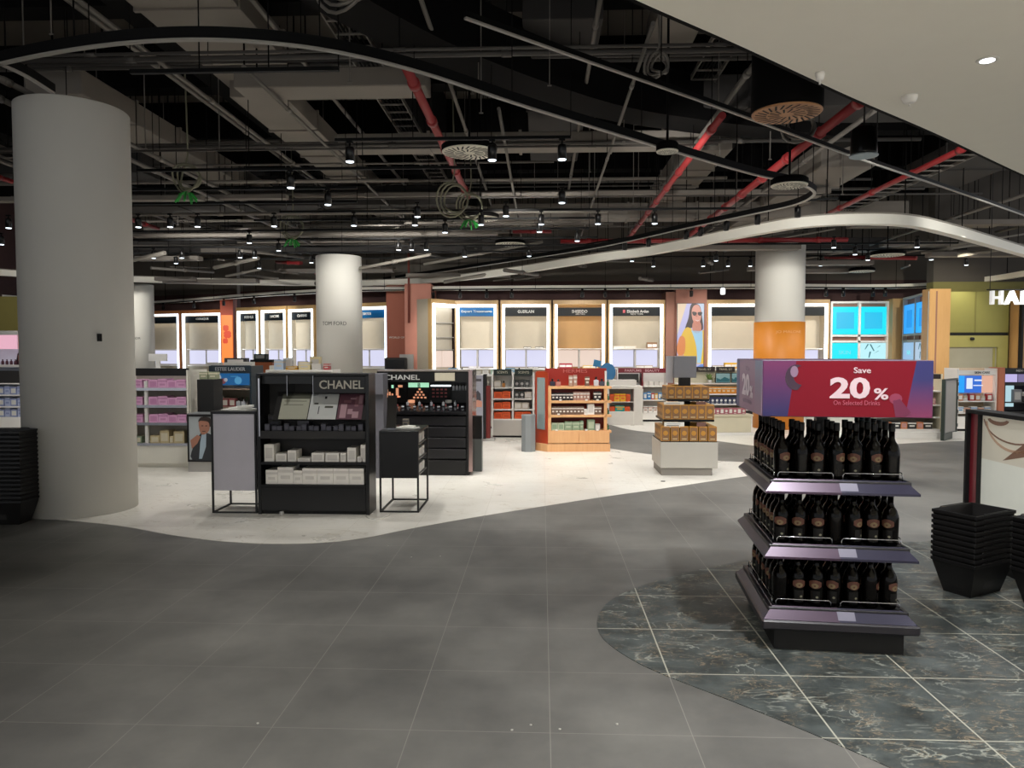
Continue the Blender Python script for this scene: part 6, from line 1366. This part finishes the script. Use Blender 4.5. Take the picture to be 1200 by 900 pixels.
# debris on the floor
for i, (px, py) in enumerate(((902, 642-0), (302, 848), (600, 856), (622, 850), (656, 855), (723, 849), (455, 640), (482, 653), (516, 652))[1:]):
    x, y = G(px, py); m = MB(); m.prism([(.006*math.cos(a), .005*math.sin(a)) for a in (0, 1.1, 2.3, 3.3, 4.6)], 0, .004)
    tag(m.build('floor_crumb', M('crumb', '#b9b6ae', .7), loc=(x, y, 0)), 'small pale crumb on the grey floor tiles', 'crumb', 'crumbs on the grey floor')
x, y = G(777, 564.5); tag(MB().prism([(-.03, -.01), (.02, -.015), (.03, .01), (-.02, .015)], .003, .009).build('floor_scrap', DKGREY, loc=(x, y, 0)), 'small dark scrap on the marble in front of the pyramid stand', 'scrap')
# ================================================================== LIGHT
def spot(x, y, z, power, size, blend=.6, col=(1, .98, .95), tgt=None, r=.04):
    l = bpy.data.lights.new('spot_beam', 'SPOT'); l.energy = power; l.spot_size = R(size); l.spot_blend = blend; l.color = col; l.shadow_soft_size = r
    o = bpy.data.objects.new('spot_beam', l); C.objects.link(o); o.location = (x, y, z)
    if tgt: o.rotation_euler = (Vector(tgt)-Vector((x, y, z))).to_track_quat('-Z', 'Y').to_euler()
    return o
for i, (x, y) in enumerate(SPOTS):
    if i % 2 == 0 or y < 9: spot(x, y, 3.49, 62, 95, .9)
for (x, y) in ((-5.2, 9.3), (-3.6, 8.9), (-2.0, 8.7), (-.4, 9.6), (1.2, 10.6), (2.6, 10.8), (2.2, 13), (4.5, 12.2), (6.3, 13.2), (3.6, 15.4), (6.8, 15.6), (-7, 12)): spot(x, y, 3.49, 85, 100, .8)  # beams between the fittings, added to fill the floor and kiosks
for x in (-2.2, -.6, 1.0, 2.6, 4.2, 5.8, 7.4): spot(x, 17.2, 3.1, 110, 75, .7, (1, .93, .84), (x, 19.4, 1.7))  # wall wash added to warm and brighten the far wall, no fittings there
for x, y in ((-7.6, 19.8), (-5.4, 18.6), (-10, 20.5)): spot(x, y, 3.1, 110, 75, .7, (1, .93, .84), (x-.4, y+2.6, 1.7))  # same added wash, without fittings, for the angled rear-left bays
for cx, cy, p in ((c2[0], c2[1], 85), (c3[0], c3[1], 100), (c4[0], c4[1], 160)): spot(cx-.3, cy-2.6, 3.5, p, 60, .7, (1, .97, .9), (cx, cy, 2.3))  # added beams that brighten the three far columns
for px_, py_, tx_, ty_, tz_, p_ in ((-5.2, 7.6, -5.2, 10.1, .8, 90), (-3.6, 8.6, -3.4, 11.5, .9, 80), (-1.5, 7.4, -1.5, 9.7, 1.0, 80), (-.5, 11, -.5, 13.9, .9, 90), (.5, 9.4, .6, 12, .8, 70), (2.2, 14.0, 2.1, 16.8, .8, 90), (3.2, 12, 3.3, 14.5, .8, 70), (6.6, 11.6, 6.8, 14.2, .7, 90), (8.6, 12.6, 8.9, 15.4, .8, 70), (-8.0, 10.6, -8.6, 13.2, 1, 90),
        (.6, 5.4, .9, 7.6, 0, 190), (2.6, 6.2, 3.0, 8.2, 0, 230), (-1.6, 4.6, -1.6, 5.6, 0, 70), (-1.0, 4.6, 1.2, 4.4, 1.2, 60), (3.6, 11.2, 3.8, 11.9, 0, 150), (1.9, 12.6, 1.8, 13.6, 0, 130), (5.6, 10.4, 5.6, 11, 0, 130), (-1.7, 8.3, -1.6, 9.8, .85, 90), (.3, 10.0, .6, 12, .9, 60), (-3.2, 4.6, -2.8, 3.6, 0, 70), (-.8, 4.0, -.6, 3.4, 0, 40)): spot(px_, py_, 3.5, p_*1.3, 66, .9, (1, .98, .95), (tx_, ty_, tz_))  # beams without fittings, added to lift single kiosks and dark floor stretches
for a_, b_, c_, d_, p_ in ((1.0, 8.0, 2.4, 10.5, 170), (3.4, 6.9, 4.4, 9.2, 120), (6.2, 9.0, 6.6, 10.9, 120), (-.4, 10.6, -.4, 13.6, 150), (-3, 12.9, -3, 17, 200), (-6.5, 12.9, -6.6, 17, 220), (-10.5, 12, -10.6, 16.5, 220)): spot(a_, b_, 3.42, p_, 85, .8, (1, .98, .93), (c_, d_, 3.6))  # added beams, turned up to whiten the curved band
spot(8.0, 14.2, 3.4, 220, 70, .7, (1, .95, .8), (8.6, 16.8, 2.3))  # beam without a fitting, added to brighten the right wall
spot(DL[0], DL[1], 3.27, 60, 115, .7, (.95, .98, 1))
for (x, y, p) in ((1.5, 3.35, 250), (.2, 1.6, 60), (3.4, 2.0, 70), (3.2, 8.2, 190), (5.0, 8.0, 190)): spot(x, y, 3.27, p, 125, .9, (.97, .98, 1))  # unseen lights: first set for the stand's shadow, others added to brighten the floor
for x in (-1.5, 1.5, 4.5, 7.5, 10.5):
    for y in (-.8, -3.8, -6.8): spot(x, y, 3.27, 215, 120, .8, (1, .98, .94))  # unseen downlights added behind the camera so the near floor bounces light up
spot(-1.6, 5.0, 3.5, 70, 46, .7, (1, .98, .94), (-2.2, 7.4, .8)); spot(1.2, 5.6, 3.5, 90, 40, .7, (1, .98, .94), (1.9, 9.9, .7))  # unseen beams added to light the near makeup counter and gold-box pyramid
w = bpy.data.worlds.new('World'); bpy.context.scene.world = w; w.use_nodes = True
w.node_tree.nodes['Background'].inputs[0].default_value = (.8, .82, .85, 1); w.node_tree.nodes['Background'].inputs[1].default_value = .8
# ================================================================== CAMERA
cam = bpy.data.cameras.new('camera'); cam.sensor_width = 36; cam.lens = 36*F/1200; cam.clip_end = 100
co = bpy.data.objects.new('camera', cam); C.objects.link(co); co.location = (0, 0, EYE); co.rotation_euler = (math.pi/2-PITCH, 0, YAW)
sc = bpy.context.scene; sc.camera = co
sc.view_settings.view_transform = 'Standard'; sc.view_settings.look = 'None'; sc.view_settings.gamma = 1; sc.view_settings.exposure = .5; sc.view_settings.use_curve_mapping = False
sc.cycles.max_bounces = 6; sc.cycles.diffuse_bounces = 4; sc.cycles.glossy_bounces = 3; sc.cycles.sample_clamp_indirect = 4
sc.cycles.use_denoising = True
